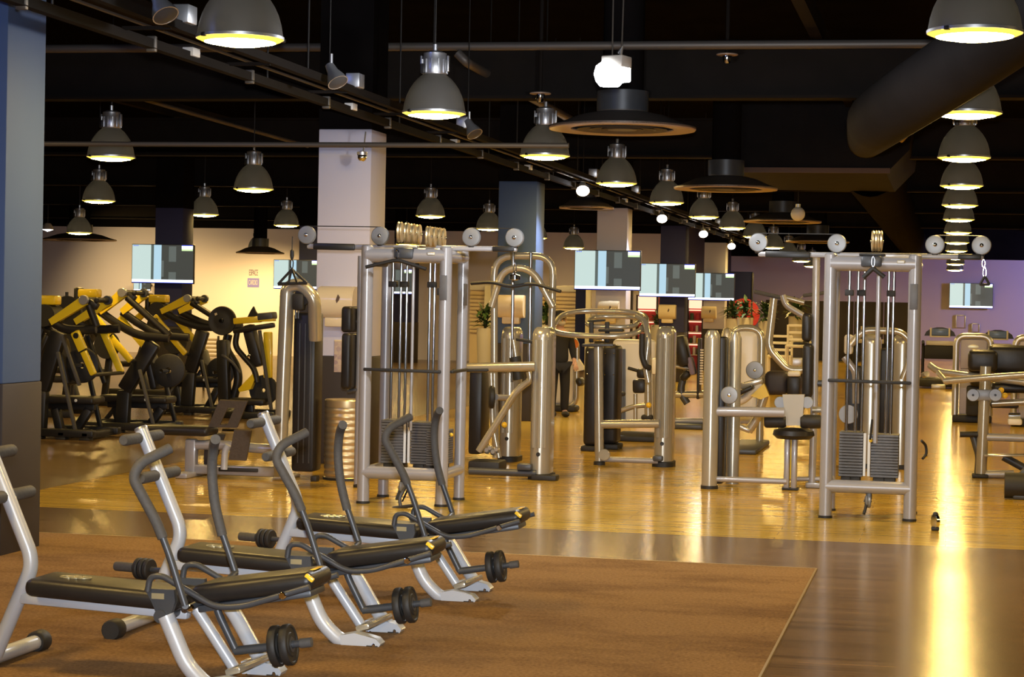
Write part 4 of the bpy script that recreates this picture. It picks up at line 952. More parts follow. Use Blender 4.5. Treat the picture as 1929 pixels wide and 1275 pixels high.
a = P(1266, 790, Y); MB().tube([(a.x, Y, 0), P(1266, 650, Y)], .05, 12).build('post', CHAMP, t)
a, b_ = P(1262, 860, Y), P(1326, 860, Y); MB().box(a.x, b_.x, Y-.25, Y+.25, 0, .07, .02).build('base_frame', GRAPH, t)
MB().box(P(1315, 637, Y).x, P(1320, 637, Y).x, Y-.05, Y+.2, .4, P(1318, 637, Y).z, .01).build('stack_edge', BLACKM, t)
for k_ in range(14): MB().box(P(1316, 860, Y).x, P(1322, 860, Y).x, Y-.07, Y-.05, .60+k_*.035, .622+k_*.035).build('number_tab', CREAM, t)

# ================================================================== round tower station with thigh rollers
Y = 18.5
t = thing('lat_seat_station', G(1400, 920), 'silver seat station with thick round tower, black thigh rollers and tall back pad', 'weight machine')
a = P(1336, 920, Y)
MB().lathe([(0, .02), (.072, .02), (.072, 1.36), (.066, 1.40), (.045, 1.435), (0, 1.445)], (a.x, Y, 0), n=24).build('round_tower', CHAMP, t)
MB().lathe([(0, 0), (.078, 0), (.078, .03), (0, .03)], (a.x, Y, 0), n=24).build('tower_foot', RUBBER, t)
MB().box(a.x+.03, a.x+.12, Y+.03, Y+.30, .04, 1.38, .03).build('stack_shroud', VINYL, t)
MB().lathe([(0, .02), (.06, .02), (.06, 1.36), (.04, 1.42), (0, 1.43)], (a.x+.17, Y+.36, 0), n=20).build('rear_tower', CHAMP, t)
MB().tube([P(1350, 775, Y), P(1478, 777, Y)], .046, 16).build('cross_tube', SILVER, t)
pulley(t, P(1374, 744, Y-.03), (0, 1, 0), .08)
b_ = P(1482, 905, Y); MB().tube([(a.x, Y, .09), (b_.x, Y, .09)], .026, 12).build('floor_rail', SILVER, t)
Ys = 18.7
c = P(1490, 918, Ys)
MB().box(c.x-.065, c.x-.015, Ys-.05, Ys+.05, 0, P(1490, 822, Ys).z, .015).build('seat_post', SILVER, t)
MB().box(c.x+.0, c.x+.05, Ys-.05, Ys+.05, 0, P(1490, 822, Ys).z, .015).build('seat_post', SILVER, t)
MB().box(c.x-.012, c.x+.0, Ys-.02, Ys+.03, .1, P(1490, 826, Ys).z, .004).build('adjust_slot', YELT, t)
MB().box(c.x-.08, c.x+.07, Ys-.06, Ys+.06, 0, .02, .006).build('post_foot', RUBBER, t)
A_ = P(1495, 817, Ys); mb = MB(); mb.lathe([(0, -.045), (.15, -.045), (.19, -.01), (.18, .03), (.12, .05), (0, .055)], A_, n=28); mb.build('seat_pad', VINYL, t)
for (x0, x1, py) in ((1440, 1481, 793), (1508, 1548, 794)):
    u0, u1 = P(x0, py, Ys-.1), P(x1, py, Ys-.1)
    MB().lathe([(.0, 0), (.05, 0), (.062, .02), (.062, (u1-u0).length-.02), (.05, (u1-u0).length), (0, (u1-u0).length)], u0, u1-u0, 18).build('thigh_roller', RUBBER, t)
MB().tube([P(1450, 794, Ys-.1), P(1540, 795, Ys-.1)], .015, 10).build('roller_axle', CHROME, t)
A_ = P(1497, 772, Ys-.08)
MB().prism([(P(x, y, Ys).x, P(x, y, Ys).z) for x, y in ((1476, 742), (1517, 742), (1513, 800), (1483, 800))], Ys-.13, Ys-.03).build('head_block', CASTM, t)
for px in (1470, 1521): MB().disc(P(px, 758, Ys-.1), (0, 1, 0), .055, .03, 20).build('side_boss', PULW, t)
MB().tube([P(1530, 772, Ys), P(1560, 772, Ys)], .03, 12).build('side_tube', CHAMP, t)
Yp = 19.0
MB().box(P(1513, 698, Yp).x, P(1533, 698, Yp).x, Yp-.15, Yp+.15, P(1523, 748, Yp).z, P(1523, 647, Yp).z, .035, seg=3).build('back_pad', VINYL, t)
MB().box(P(1512, 616, Yp).x, P(1531, 616, Yp).x, Yp-.13, Yp+.13, P(1522, 643, Yp).z, P(1522, 590, Yp).z, .035, seg=3).build('head_pad', VINYL, t)
MB().tube([P(1538, 484, Yp), P(1534, 756, Yp), Vector((P(1533, 760, Yp).x, Yp, .02))], .034, 14).build('pad_post', SILVER, t)
for py in (615, 640, 705): MB().cyl(P(1528, py, Yp), P(1538, py, Yp), .018, n=10).build('pad_bracket', CHROME, t)
MB().tube([P(1540, 722, Yp), P(1560, 722, Yp)], .03, 10).build('lower_link', GRAPH, t)
a = P(1533, 760, Yp); MB().box(a.x-.06, a.x+.3, Yp-.05, Yp+.05, 0, .05, .015).build('floor_bar', SILVER, t)
MB().tube([P(1500, 902, Yp), P(1560, 902, Yp)], .022, 10).build('rear_rail', SILVER, t)

# ================================================================== white shroud press machine behind it
Y = 23.0
t = thing('press_machine', G(1410, 835), 'chest press machine with white rounded shroud and upright champagne arms', 'weight machine')
A_, B_ = P(1377, 815, 24.5), P(1430, 622, 24.5)
MB().box(A_.x, B_.x, 24.5, 24.7, .25, B_.z, .08, seg=4).build('white_shroud', WHITEP, t)
MB().tube([(A_.x-.02, 24.55, .05), (A_.x-.02, 24.55, B_.z+.02), (B_.x+.03, 24.55, B_.z+.02), (B_.x+.03, 24.55, .05)], .045, 12, .16).build('shroud_frame', CHAMP, t)
MB().bar(P(1380, 646, 24.49), P(1392, 646, 24.49), .02, .02).build('yellow_tag', YELT, t)
MB().lathe([(0, .02), (.07, .02), (.07, 1.33), (.05, 1.40), (0, 1.42)], (P(1365, 855, Y).x, Y, 0), n=20).build('round_tower', CHAMP, t)
MB().bar(P(1381, 660, Y), P(1381, 742, Y), .30, .06, .025).build('mauve_pad', PURPLE, t)
pulley(t, P(1422, 697, Y), (0, 1, 0), .10)
MB().tube(Q([(1458, 562, Y), (1447, 655, Y), (1484, 697, Y), (1514, 697, Y)]), .044, 14, .10).build('press_arm', CHAMP, t)
MB().bar(P(1420, 549, Y), P(1474, 561, Y), .04, .045, .015).build('hand_grip', GRIP, t)
MB().tube(Q([(1474, 556, Y), (1480, 575, Y), (1512, 594, Y)]), .035, 12, .06).build('arm_link', SILVER, t)
MB().tube(Q([(1478, 560, Y+.3), (1515, 570, Y+.3)]), .03, 12).build('arm_link', CHAMP, t)
MB().bar(P(1512, 557, Y+.3), P(1558, 551, Y+.3), .04, .04, .015).build('hand_grip', GRIP, t)
MB().bar(P(1395, 728, Y), P(1438, 715, Y), .14, .07, .02).build('linkage_cover', CHAMP, t)
MB().tube(Q([(1383, 758, Y), (1402, 752, Y), (1434, 722, Y)]), .045, 12, .05).build('seat_link', CREAM, t)
MB().bar(P(1390, 742, Y-.1), P(1420, 728, Y-.1), .3, .05, .02).build('seat_pad', VINYL, t)
MB().prism([(P(x, y, Y).x, P(x, y, Y).z) for x, y in ((1415, 745), (1440, 722), (1450, 745), (1434, 752))], Y-.06, Y+.06).build('gold_cover', YEL, t)
MB().box(P(1438, 722, Y).x, P(1482, 722, Y).x, Y+.1, Y+.5, P(1460, 745, Y).z, P(1460, 700, Y).z, .06, seg=3).build('seat_back', DARKP, t)
MB().box(P(1483, 728, Y).x, P(1508, 728, Y).x, Y-.05, Y+.2, P(1496, 748, Y).z, P(1496, 708, Y).z, .03).build('knee_block', VINYL, t)
MB().bar(P(1484, 704, Y-.05), P(1508, 704, Y-.05), .1, .06, .02).build('block_cap', CREAM, t)
MB().tube(Q([(1440, 745, Y), (1425, 790, Y), (1410, 812, Y)]), .05, 12, .1).build('frame_curve', CHAMP, t)
a, b_ = P(1365, 860, Y), P(1425, 860, Y); MB().box(a.x, b_.x, Y-.05, 24.7, 0, .06, .02).build('base_frame', GRAPH, t)
MB().bar(P(1385, 800, Y), P(1415, 812, Y), .12, .06, .02).build('step_plate', CHAMP, t)

# twin champagne towers seen through the lone cable tower
Y = 21.6
t = thing('twin_tower_machine', G(1660, 858), 'champagne twin tower machine seen through the rods of the lone cable tower', 'weight machine')
x = P(1640, 700, Y).x; 
for (px, lx) in ((1640, .20), (1698, .20)):
    x = P(px, 700, Y).x; MB().stadium((x, Y+.17), lx, .34, .09, .04, 1.40, .10).build('tower', CHAMP, t)
    MB().stadium((x, Y+.17), lx+.03, .37, .09, 0, .05, .01).build('tower_foot', RUBBER, t)
MB().box(P(1652, 860, Y).x, P(1684, 860, Y).x, Y+.1, Y+.4, .1, 1.25, .03).build('stack_shroud', VINYL, t)
MB().tube(Q([(1602, 650, Y), (1625, 622, Y), (1700, 624, Y), (1722, 655, Y), (1700, 715, Y)]), .036, 12, .12).build('top_arm', CHAMP, t)
MB().box(P(1590, 649, Y).x, P(1606, 649, Y).x, Y, Y+.2, P(1598, 668, Y).z, P(1598, 630, Y).z, .03).build('white_cover', WHITEP, t)
MB().disc(P(1598, 780, Y), (0, 1, 0), .10, .06, 24).build('cam_disc', PULW, t)
MB().tube(Q([(1590, 672, Y), (1612, 700, Y), (1612, 760, Y)]), .036, 12, .06).build('side_arm', SILVER, t)
MB().box(P(1592, 690, Y).x, P(1625, 690, Y).x, Y+.1, Y+.3, .2, P(1608, 690, Y).z, .03).build('seat_back', VINYL, t)
a, b_ = P(1590, 860, Y), P(1715, 860, Y); MB().box(a.x, b_.x, Y-.0, Y+.35, 0, .05, .015).build('base_frame', GRAPH, t)

# ================================================================== plate rack at the frame edge
Y = 20.9
t = thing('lever_rack', G(1850, 900), 'grey lever machine with two crossing bars at the frame edge', 'weight machine')
a = P(1848, 900, Y)
MB().tube([(a.x, Y, .02), P(1857, 690, Y)], .055, 16).build('post', CHAMP, t)
MB().box(a.x-.09, a.x+.07, Y-.1, Y+.1, 0, .04, .015).build('post_foot', RUBBER, t)
MB().tube(Q([(1752, 688, 21.4), (1768, 700, 21.3), (1830, 708, 21.2), (1945, 722, 21)]), .036, 12, .10).build('lever_bar', CHAMP, t)
MB().tube(Q([(1778, 718, 20.7), (1860, 711, 20.6), (1960, 704, 20.5)]), .034, 12, .05).build('lever_bar', CHAMP, t)
MB().tube(Q([(1768, 702, 21), (1784, 720, 20.8)]), .028, 10).build('bar_joint', CHAMP, t)
MB().tube(Q([(1740, 706, 21.2), (1746, 704, 21.1)]), .03, 10).build('end_knob', CHAMP, t)
for px in (1833, 1875):
    p_ = P(px, 744, Y-.07); MB().disc(p_, (0, 1, 0), .062, .03, 20).build('pivot_disc', PULW, t)
    MB().disc(p_+Vector((0, -.016, 0)), (0, 1, 0), .012, .01, 10).build('pivot_bolt', BLACKM, t)
MB().bar(P(1833, 744, Y-.05), P(1878, 744, Y-.05), .03, .11, .01).build('pivot_plate', PULW, t)
MB().box(P(1824, 680, Y).x, P(1880, 680, Y).x, Y+.1, Y+.5, P(1852, 700, Y).z, P(1852, 660, Y).z, .05, seg=3).build('head_pad', VINYL, t)
MB().box(P(1862, 678, Y).x, P(1945, 678, Y).x, Y+.3, Y+.8, P(1904, 705, Y).z, P(1904, 652, Y).z, .06, seg=3).build('seat_back', VINYL, t)
MB().box(P(1868, 733, Y).x, P(1945, 733, Y).x, Y+.2, Y+.6, P(1906, 742, Y).z, P(1906, 724, Y).z, .04, seg=3).build('seat_pad', VINYL, t)
MB().box(P(1866, 764, Y).x, P(1920, 764, Y).x, Y+.1, Y+.4, P(1893, 770, Y).z, P(1893, 757, Y).z, .02, seg=3).build('lower_pad', VINYL, t)
MB().tube([P(1856, 823, Y), P(1950, 826, Y)], .04, 12).build('cross_tube', SILVER, t)
MB().tube([P(1868, 760, Y+.1), P(1950, 756, Y+.1)], .034, 12).build('upper_tube', CHAMP, t)
MB().bar(P(1854, 857, Y-.05), P(1930, 857, Y-.05), .2, .02, .006).build('tray_plate', CHAMP, t)
MB().tube([P(1852, 893, Y), P(1910, 893, Y)], .04, 12).build('floor_rail', SILVER, t)
MB().tube(Q([(1890, 860, Y+.1), (1945, 890, Y+.1)]), .04, 12).build('brace', GRAPH, t)
MB().tube(Q([(1808, 818, Y), (1842, 818, Y)]), .03, 12).build('foot_peg', RUBBER, t)
MB().tube(Q([(1834, 822, Y+.05), (1845, 860, Y+.05), (1842, 897, Y+.05)]), .04, 10, .05).build('front_leg', GRAPH, t)
MB().tube([P(1900, 783, Y), P(1922, 783, Y)], .03, 12).build('chrome_tube', CHROME, t)
MB().box(P(1898, 794, Y).x, P(1925, 794, Y).x, Y-.1, Y+.1, P(1912, 800, Y).z, P(1912, 788, Y).z, .02).build('gear_block', CREAM, t)
for k_, (px, py) in enumerate(((1893, 745), (1886, 735))): MB().ball(P(px, py, Y-.05), .03, 10).build('yellow_cap', YELT, t)
c = G(1918, 940)
t = thing('floor_weight', (c.x, c.y, 0), 'dark rubber block on the floor cut by the frame edge', 'weight')
MB().tube([(c.x-.12, c.y, .12), (c.x+.35, c.y, .12)], .115, 18).build('rubber_drum', RUBBER, t); MB().box(c.x-.05, c.x+.3, c.y-.08, c.y+.08, 0, .05, .02).build('cradle', GRAPH, t)
MB().bar((c.x+.02, c.y+.05, .2), (c.x+.2, c.y+.1, .42), .1, .06, .02).build('arm', GRAPH, t)

# ================================================================== yellow plate loaded machines
def pp(pts, y): return [(P(a, b_, y).x, P(a, b_, y).z) for a, b_ in pts]
def lever_machine(Y, hub, tip, curve, leg, lever, seat, strut, basex, label, plate=None):
    t = thing('lever_machine', (P(seat[0], seat[2], Y).x, Y, 0), label, 'weight machine', 'yellow and black lever machines in a row')
    h, tp = P(*hub, Y), P(*tip, Y)
    d = (h-tp).normalized(); n_ = Vector((-d.z, 0, d.x))
    quad = [tp-n_*.045, tp+n_*.03, h+n_*.055, h-n_*.06]
    for yy in (Y-.05, Y+.62):
        MB().prism([(v.x, v.z) for v in quad], yy, yy+.07).build('upper_arm', YEL, t)
        MB().disc((h.x, yy-.01, h.z), (0, 1, 0), .055, .05, 18).build('hub_joint', ALU if yy < Y else GRAPH, t)
    MB().cyl((h.x, Y-.03, h.z), (h.x, Y+.68, h.z), .03, n=12).build('hub_axle', BLACKM, t)
    MB().bar(h+Vector((.02, .05, -.02)), h+Vector((.12, .05, -.08)), .10, .09, .02).build('hub_block', BLACKM, t)
    MB().ball(h+Vector((.13, 0, .0)), .035, 10).build('stop_knob', RUBBER, t)
    cv = Q([(a, b_, Y) for a, b_ in [tip]+curve])
    for dy in (.0, .66):
        pts = [v+Vector((0, dy, 0)) for v in cv]
        MB().tube(pts, .05, 10, .25, flat=.7).build('curved_beam', BLACKM, t)
    MB().tube([h+Vector((.03, .02, -.06)), cv[-1]+Vector((0, .02, .03))] if plate is None else [h, cv[-1]], .042, 10).build('link_arm', BLACKM, t)
    lg = Q([(a, b_, Y+.1) for a, b_ in leg]); foot = Vector((lg[-1].x-.02, lg[-1].y, .05))
    for i in range(len(lg)-1): MB().bar(lg[i], lg[i+1], .12, .19, .03).build('main_leg', BLACKM, t)
    MB().bar(lg[-1], foot, .12, .17, .03).build('main_leg', BLACKM, t)
    a, b_ = P(*lever[0], Y-.08), P(*lever[1], Y-.08)
    lv = MB().bar(a, a.lerp(b_, .45), .05, .115, .02).bar(a.lerp(b_, .43), b_, .045, .085, .02).build('lever_arm', YEL, t)
    c = a.lerp(b_, .10); MB().disc((c.x, c.y-.027, c.z), (0, 1, 0), .034, .01, 16).build('pivot_hole', BLACKM, lv)
    c = a.lerp(b_, .45); dd = (b_-a).normalized(); nn = Vector((-dd.z, 0, dd.x))
    MB().bar(c-nn*.058+Vector((0, -.028, 0)), c+nn*.058+Vector((0, -.028, 0)), .006, .016).build('joint_line', BLACKM, lv)
    lv2 = MB().bar(a+Vector((0, .78, 0)), b_+Vector((0, .78, 0)), .045, .09, .02).build('lever_arm', YEL, t)
    MB().tube([b_, b_+Vector((0, .82, 0))], .022, 10).build('lever_handle', RUBBER, t)
    s0, s1 = P(seat[0], seat[2], Y+.15), P(seat[1], seat[2], Y+.15)
    MB().bar((s0.x, Y+.32, s0.z), (s1.x, Y+.32, s0.z), .36, .085, .03, seg=3).build('seat_pad', VINYL, t)
    MB().bar((s0.x+.05, Y+.32, s0.z-.08), (s1.x-.05, Y+.32, s0.z-.08), .07, .07, .01).build('seat_frame', BLACKM, t)
    MB().disc((s0.lerp(s1, .7).x, Y+.13, s0.z), (0, 1, 0), .018, .01, 10).build('seat_badge', WHITEL, t)
    MB().bar((s0.x+.15, Y+.32, s0.z-.1), (s0.x+.22, Y+.32, .05), .1, .1, .02).build('seat_post', BLACKM, t)
    MB().bar((s1.x-.12, Y+.32, s0.z-.1), (s1.x-.3, Y+.32, .05), .1, .1, .02).build('seat_post', BLACKM, t)
    for (p0_, p1_) in strut:
        q0, q1 = P(*p0_, Y-.04), P(*p1_, Y-.04); q1.z = max(q1.z, .03); MB().bar(q0, q1, .05, .035, .008).build('edge_strut', GRIP, t)
        MB().bar(q0+Vector((0, .7, 0)), q1+Vector((0, .7, 0)), .05, .05, .008).build('edge_strut', BLACKM, t)
    x0, x1 = P(basex[0], 820, Y).x, P(basex[1], 820, Y).x
    for dy in (-.05, .66): MB().box(x0, x1, Y+dy-.06, Y+dy+.06, .03, .12, .02).build('floor_rail', BLACKM, t)
    for xx in (x0+.1, (x0+x1)/2, x1-.1): 
        MB().box(xx-.05, xx+.05, Y-.11, Y+.72, .02, .10, .02).build('floor_cross_rail', BLACKM, t)
        MB().box(xx-.06, xx+.06, Y-.12, Y+.0, 0, .03, .008).build('rubber_foot', RUBBER, t)
    mid = lg[0].lerp(lg[-1], .5)
    MB().lathe([(.04, -.03), (.19, -.03), (.205, -.02), (.205, .02), (.19, .03), (.04, .03), (.04, -.03)], mid+Vector((.28, .25, -.05)), (0, 1, 0), 26).build('loaded_disc', RUBBER, t)
    MB().cyl(mid+Vector((.28, .0, -.05)), mid+Vector((.28, .5, -.05)), .025, n=12).build('disc_horn', CHROME, t)
    MB().bar(mid+Vector((-.02, .3, .25)), mid+Vector((.12, .3, -.28)), .3, .09, .03).build('back_pad', VINYL, t)
    return t
lever_machine(21.6, (162, 565), (97, 606), [(118, 619), (145, 622), (181, 620)], [(112, 624), (78, 735)], [(141, 624), (177, 706)], (70, 176, 752), [((109, 663), (143, 815)), ((117, 633), (150, 726))], (62, 182),
              'yellow and black lever machine nearest the slate blue column')
lever_machine(23.0, (234, 551), (189, 587), [(216, 607), (258, 632), (318, 637)], [(290, 645), (235, 735)], [(176, 597), (247, 680)], (186, 314, 750), [((263, 696), (289, 800)), ((190, 752), (152, 800))], (150, 305),
              'yellow and black lever machine in the middle of the row, yellow arm raised high')
lever_machine(26.9, (356, 562), (305, 586), [(336, 603), (377, 617), (427, 617)], [(383, 622), (358, 700), (353, 765)], [(289, 596), (350, 667)], (305, 420, 713), [((380, 678), (402, 782)), ((345, 700), (318, 745))], (292, 425),
              'yellow and black lever machine under the hanging screen, before the navy column')
# rear machines showing only their heads and masts
def rear_machine(Y, head, label, wd_=.32):
    c = P(*head, Y); t = thing('rear_lever_machine', (c.x, Y, 0), label, 'weight machine', 'machines behind the yellow row')
    MB().box(c.x-.17, c.x+.17, Y-.1, Y+.12, c.z-.06, c.z+.07, .03).build('yellow_head', YEL, t)
    MB().box(c.x-.2, c.x-.12, Y-.11, Y+.13, c.z-.22, c.z+.09, .03).build('head_bracket', BLACKM, t)
    MB().cyl((c.x+.03, Y-.14, c.z-.2), (c.x+.03, Y+.2, c.z-.2), .15, n=20).build('weight_drum', RUBBER, t)
    MB().bar((c.x-.02, Y+.05, c.z-.1), (c.x-.35, Y+.05, .45), .12, .16, .03).build('mast', BLACKM, t)
    MB().bar((c.x-.05, Y, c.z-.05), (c.x-.45, Y, c.z-.42), .07, .12, .02).build('yellow_arm', YEL, t)
    MB().bar((c.x-.7, Y+.1, .5), (c.x+.3, Y+.1, .5), .34, .09, .03).build('seat_pad', VINYL, t)
    MB().bar((c.x-.35, Y+.05, .5), (c.x-.2, Y+.05, .03), .14, .14, .02).build('base_post', BLACKM, t)
    MB().box(c.x-.8, c.x+.5, Y-.3, Y-.2, 0, .1, .02).build('floor_rail', BLACKM, t)
    MB().lathe([(.03, -.025), (.2, -.025), (.21, 0), (.2, .025), (.03, .025), (.03, -.025)], (c.x+.35, Y-.1, .9), (0, 1, 0), 24).build('loaded_disc', RUBBER, t)
    MB().bar((c.x+.3, Y-.05, .9), (c.x-.1, Y, c.z-.25), .08, .1, .02).build('disc_arm', BLACKM, t)
    MB().bar((c.x+.35, Y+.05, .9), (c.x+.25, Y+.05, .05), .08, .1, .02).build('rear_leg', BLACKM, t)
    MB().bar((c.x-.1, Y+.05, .75), (c.x+.05, Y+.05, 1.1), .3, .08, .03).build('back_pad', VINYL, t)
rear_machine(25.6, (88, 566), 'black machine with yellow head box, half hidden by the slate blue column')
rear_machine(28.6, (167, 553), 'black machine with yellow head box rising behind the first lever machine')
rear_machine(32.0, (298, 563), 'black machine with yellow head box standing before the navy column')
c = P(136, 570, 26.4); t = thing('plate_rack', (c.x, 26.4, 0), 'black disc rack with two short horns behind the first lever machine', 'weight rack')
MB().lathe([(.03, -.03), (.22, -.03), (.23, 0), (.22, .03), (.03, .03), (.03, -.03)], P(126, 588, 26.4), (0, 1, 0), 26).build('loaded_disc', RUBBER, t)
MB().cyl(P(126, 570, 26.4), P(126, 550, 26.4), .022, n=10).build('horn', BLACKM, t); MB().cyl(P(137, 572, 26.4), P(137, 562, 26.4), .022, n=10).build('horn', BLACKM, t)
MB().bar((P(128, 590, 26.4).x, 26.46, P(128, 590, 26.4).z), (P(130, 600, 26.4).x, 26.46, .02), .1, .12, .02).build('rack_post', BLACKM, t)
MB().box(c.x-.4, c.x+.3, 26.3, 26.6, 0, .08, .02).build('rack_base', BLACKM, t)
# machine D at the tall tube tower
Y = 26.5
t = thing('squat_machine', G(470, 800), 'black and yellow plate machine with big round disc beside the bent tube tower', 'weight machine')
c = P(419, 604, Y)
MB().lathe([(.03, -.03), (.06, -.03), (.10, -.018), (.15, -.018), (.17, -.03), (.195, -.03), (.20, 0), (.195, .03), (.03, .03), (.03, -.03)], c, (0, 1, 0), 36).build('loaded_disc', RUBBER, t)
for a in (2.3,): MB().bar(c+Vector((math.cos(a)*.10, -.032, math.sin(a)*.10+.02)), c+Vector((math.cos(a)*.15, -.032, math.sin(a)*.15-.03)), .006, .03).build('grip_slot', BEIGE, t)
MB().cyl(c+Vector((0, -.08, 0)), c+Vector((0, .3, 0)), .025, n=12).build('disc_horn', CHROME, t)
MB().bar(P(441, 605, Y), P(492, 601, Y), .10, .085, .015).build('yellow_beam', YEL, t)
MB().bar(P(489, 597, Y), P(518, 594, Y), .22, .10, .02).build('head_box', GRAPH, t)
MB().bar(P(491, 603, Y-.02), P(517, 602, Y-.02), .16, .04, .01).build('head_rim', YEL, t)
MB().disc(P(493, 601, Y-.07), (0, 1, 0), .035, .04, 14).build('hub_joint', ALU, t)
MB().prism(pp([(466, 597), (472, 585), (477, 577), (480, 585), (488, 597)], Y), Y, Y+.05).build('handle_fin', BLACKM, t)
MB().bar(P(440, 624, Y), P(517, 612, Y), .10, .07, .02).build('lower_beam', BLACKM, t)
MB().bar(P(505, 625, Y+.1), P(505, 712, Y+.1), .08, .12, .02).build('yellow_column', YEL, t)
MB().bar(P(489, 622, Y-.04), P(511, 772, Y-.04), .05, .045, .01).build('edge_strut', GRIP, t)
MB().prism(pp([(451, 732), (478, 704), (481, 716), (474, 733), (453, 738)], Y), Y-.05, Y+.05).build('yellow_wedge', YEL, t)
MB().tube(Q([(447, 625, Y), (442, 652, Y), (462, 675, Y), (480, 695, Y), (484, 720, Y)]), .04, 10, .15).build('curved_tube', BLACKM, t)
MB().tube(Q([(430, 630, Y+.2), (424, 655, Y+.2), (446, 690, Y+.2), (450, 715, Y+.2), (440, 750, Y+.2)]), .06, 10, .2).build('curved_tube', BLACKM, t)
MB().tube(Q([(418, 668, Y-.02), (440, 684, Y-.02), (452, 702, Y-.02)]), .018, 8, .1).build('edge_tube', GRIP, t)
MB().bar(P(468, 612, Y+.1), P(488, 690, Y+.1), .2, .16, .04).build('back_pad', VINYL, t)
MB().bar(P(464, 672, Y-.05), P(472, 668, Y-.05), .02, .03, .01).build('chrome_catch', CHROME, t)
MB().bar(P(420, 640, Y+.1), P(424, 760, Y+.1), .16, .16, .03).build('main_leg', BLACKM, t)
MB().lathe([(.03, -.03), (.2, -.03), (.21, 0), (.2, .03), (.03, .03), (.03, -.03)], P(497, 735, Y+.1), (0, 1, 0), 26).build('loaded_disc', RUBBER, t)
MB().bar(P(440, 755, Y), P(505, 757, Y), .4, .09, .03).build('seat_pad', VINYL, t)
a, b_ = P(405, 780, Y), P(520, 780, Y); 
for dy in (-.1, .6): MB().box(a.x, b_.x, Y+dy-.06, Y+dy+.06, 0, .1, .02).build('floor_rail', BLACKM, t)
MB().bar((a.x+.15, Y-.1, .06), (a.x+.15, Y+.6, .06), .1, .09, .02, up=(1, 0, 0)).build('floor_cross_rail', BLACKM, t)
MB().bar(P(470, 757, Y), (P(472, 757, Y).x, Y, .05), .1, .12, .02).build('seat_post', BLACKM, t)
# little louvred step stack beyond
c = P(397, 658, 34); t = thing('louvred_panel', c, 'small louvred beige panel beyond the squat machine', 'panel')
for k_ in range(6): MB().box(c.x-.12, c.x+.12, 34, 34.05, c.z-.2+k_*.07, c.z-.16+k_*.07, .006).build('slat', WOODS, t)
for sx in (-.13, .13): MB().box(c.x+sx-.01, c.x+sx+.01, 33.99, 34.06, 0, c.z+.24, .004).build('side_post', DARKP, t)

# ================================================================== right hand far machines, treadmills
def shroud_machine(x0, x1, yt, yb, Y, label):
    A_, B_ = P(x0, yb, Y), P(x1, yt, Y); t = thing('shroud_machine', (A_.x, Y, 0), label, 'weight machine')
    MB().tube([(A_.x+.04, Y, .10), (A_.x+.04, Y, B_.z), (B_.x-.04, Y, B_.z), (B_.x-.04, Y, .10)], .05, 14, .14).build('shroud_frame', ALU, t)
    MB().box(A_.x+.1, B_.x-.09, Y-.01, Y+.06, .8, B_.z-.05, .02).build('upper_panel', MAUVEP, t)
    MB().box(A_.x+.1, B_.x-.09, Y+.0, Y+.06, .12, .8, .02).build('lower_panel', MAUVEP, t)
    c = ((A_.x+B_.x)/2, Y-.015, B_.z-.16); mb = MB(); mb.add([(c[0]+math.cos(a)*.08, c[1], c[2]+math.sin(a)*.035) for a in [2*math.pi*i/20 for i in range(20)]]+[(c[0], c[1]-.006, c[2])], [(i, (i+1) % 20, 20) for i in range(20)]); mb.build('oval_badge', BADGE, t)
    MB().box(A_.x, B_.x, Y-.1, Y+.3, 0, .11, .03).build('base_foot', RUBBER, t)
    MB().box(A_.x+.22, B_.x+.1, Y-.35, Y-.12, .75, B_.z-.32, .06, seg=3).build('seat_back', VINYL, t)
    MB().box(A_.x+.25, B_.x-.05, Y-.5, Y-.1, .55, .70, .06, seg=3).build('seat_pad', VINYL, t)
    MB().box(A_.x+.20, A_.x+.45, Y-.3, Y-.1, .11, .56, .04).build('seat_base', RUBBER, t)
    return t
shroud_machine(1793, 1872, 634, 796, 31.3, 'mauve shroud machine with oval badge standing behind the lever rack')
shroud_machine(1904, 1990, 637, 796, 30.6, 'mauve shroud machine cut by the frame edge beyond the lever rack')
def treadmill(px, py, Y, label):
    c = P(px, py, Y); t = thing('treadmill', (c.x, Y, 0), label, 'treadmill', 'treadmills along the mauve wall')
    prof = [(-.34, -.09), (-.30, .0), (-.20, .07), (-.06, .10), (.06, .10), (.20, .07), (.30, .0), (.34, -.09)]
    MB().prism([(c.x+a, c.z+b_) for a, b_ in prof], Y-.04, Y+.08).build('console', BLACKM, t)
    MB().box(c.x-.18, c.x+.18, Y-.055, Y-.04, c.z-.07, c.z+.07, .01).build('display', SCREEN_D, t)
    for sx in (-.20, .20): MB().box(c.x+sx-.02, c.x+sx+.02, Y-.06, Y-.03, c.z-.10, c.z+.09, .006).build('console_frame', CREAM, t)
    MB().box(c.x-.22, c.x+.22, Y-.06, Y-.03, c.z-.12, c.z-.09, .006).build('console_frame', CREAM, t)
    MB().box(c.x-.30, c.x+.30, Y-.03, Y+.05, c.z-.30, c.z-.20, .02).build('white_band', WHITEP, t)
    MB().box(c.x-.34, c.x+.34, Y-.02, Y+.08, c.z-.60, c.z-.30, .03).build('lower_console', RUBBER, t)
    for sx in (-.36, .36):
        MB().tube([(c.x+sx, Y, .1), (c.x+sx, Y, c.z-.25), (c.x+sx, Y-.35, c.z-.22)], .035, 10, .1).build('upright', BLACKM, t)
    MB().box(c.x-.42, c.x+.42, Y-1.6, Y+.2, .04, .20, .04).build('running_deck', RUBBER, t)
    MB().box(c.x-.28, c.x+.28, Y-1.55, Y-.1, .195, .21, .004).build('running_belt', BLACKM, t)
    MB().box(c.x-.15, c.x+.15, Y-1.72, Y-1.58, .0, .10, .02).build('rear_roller', ALU, t)
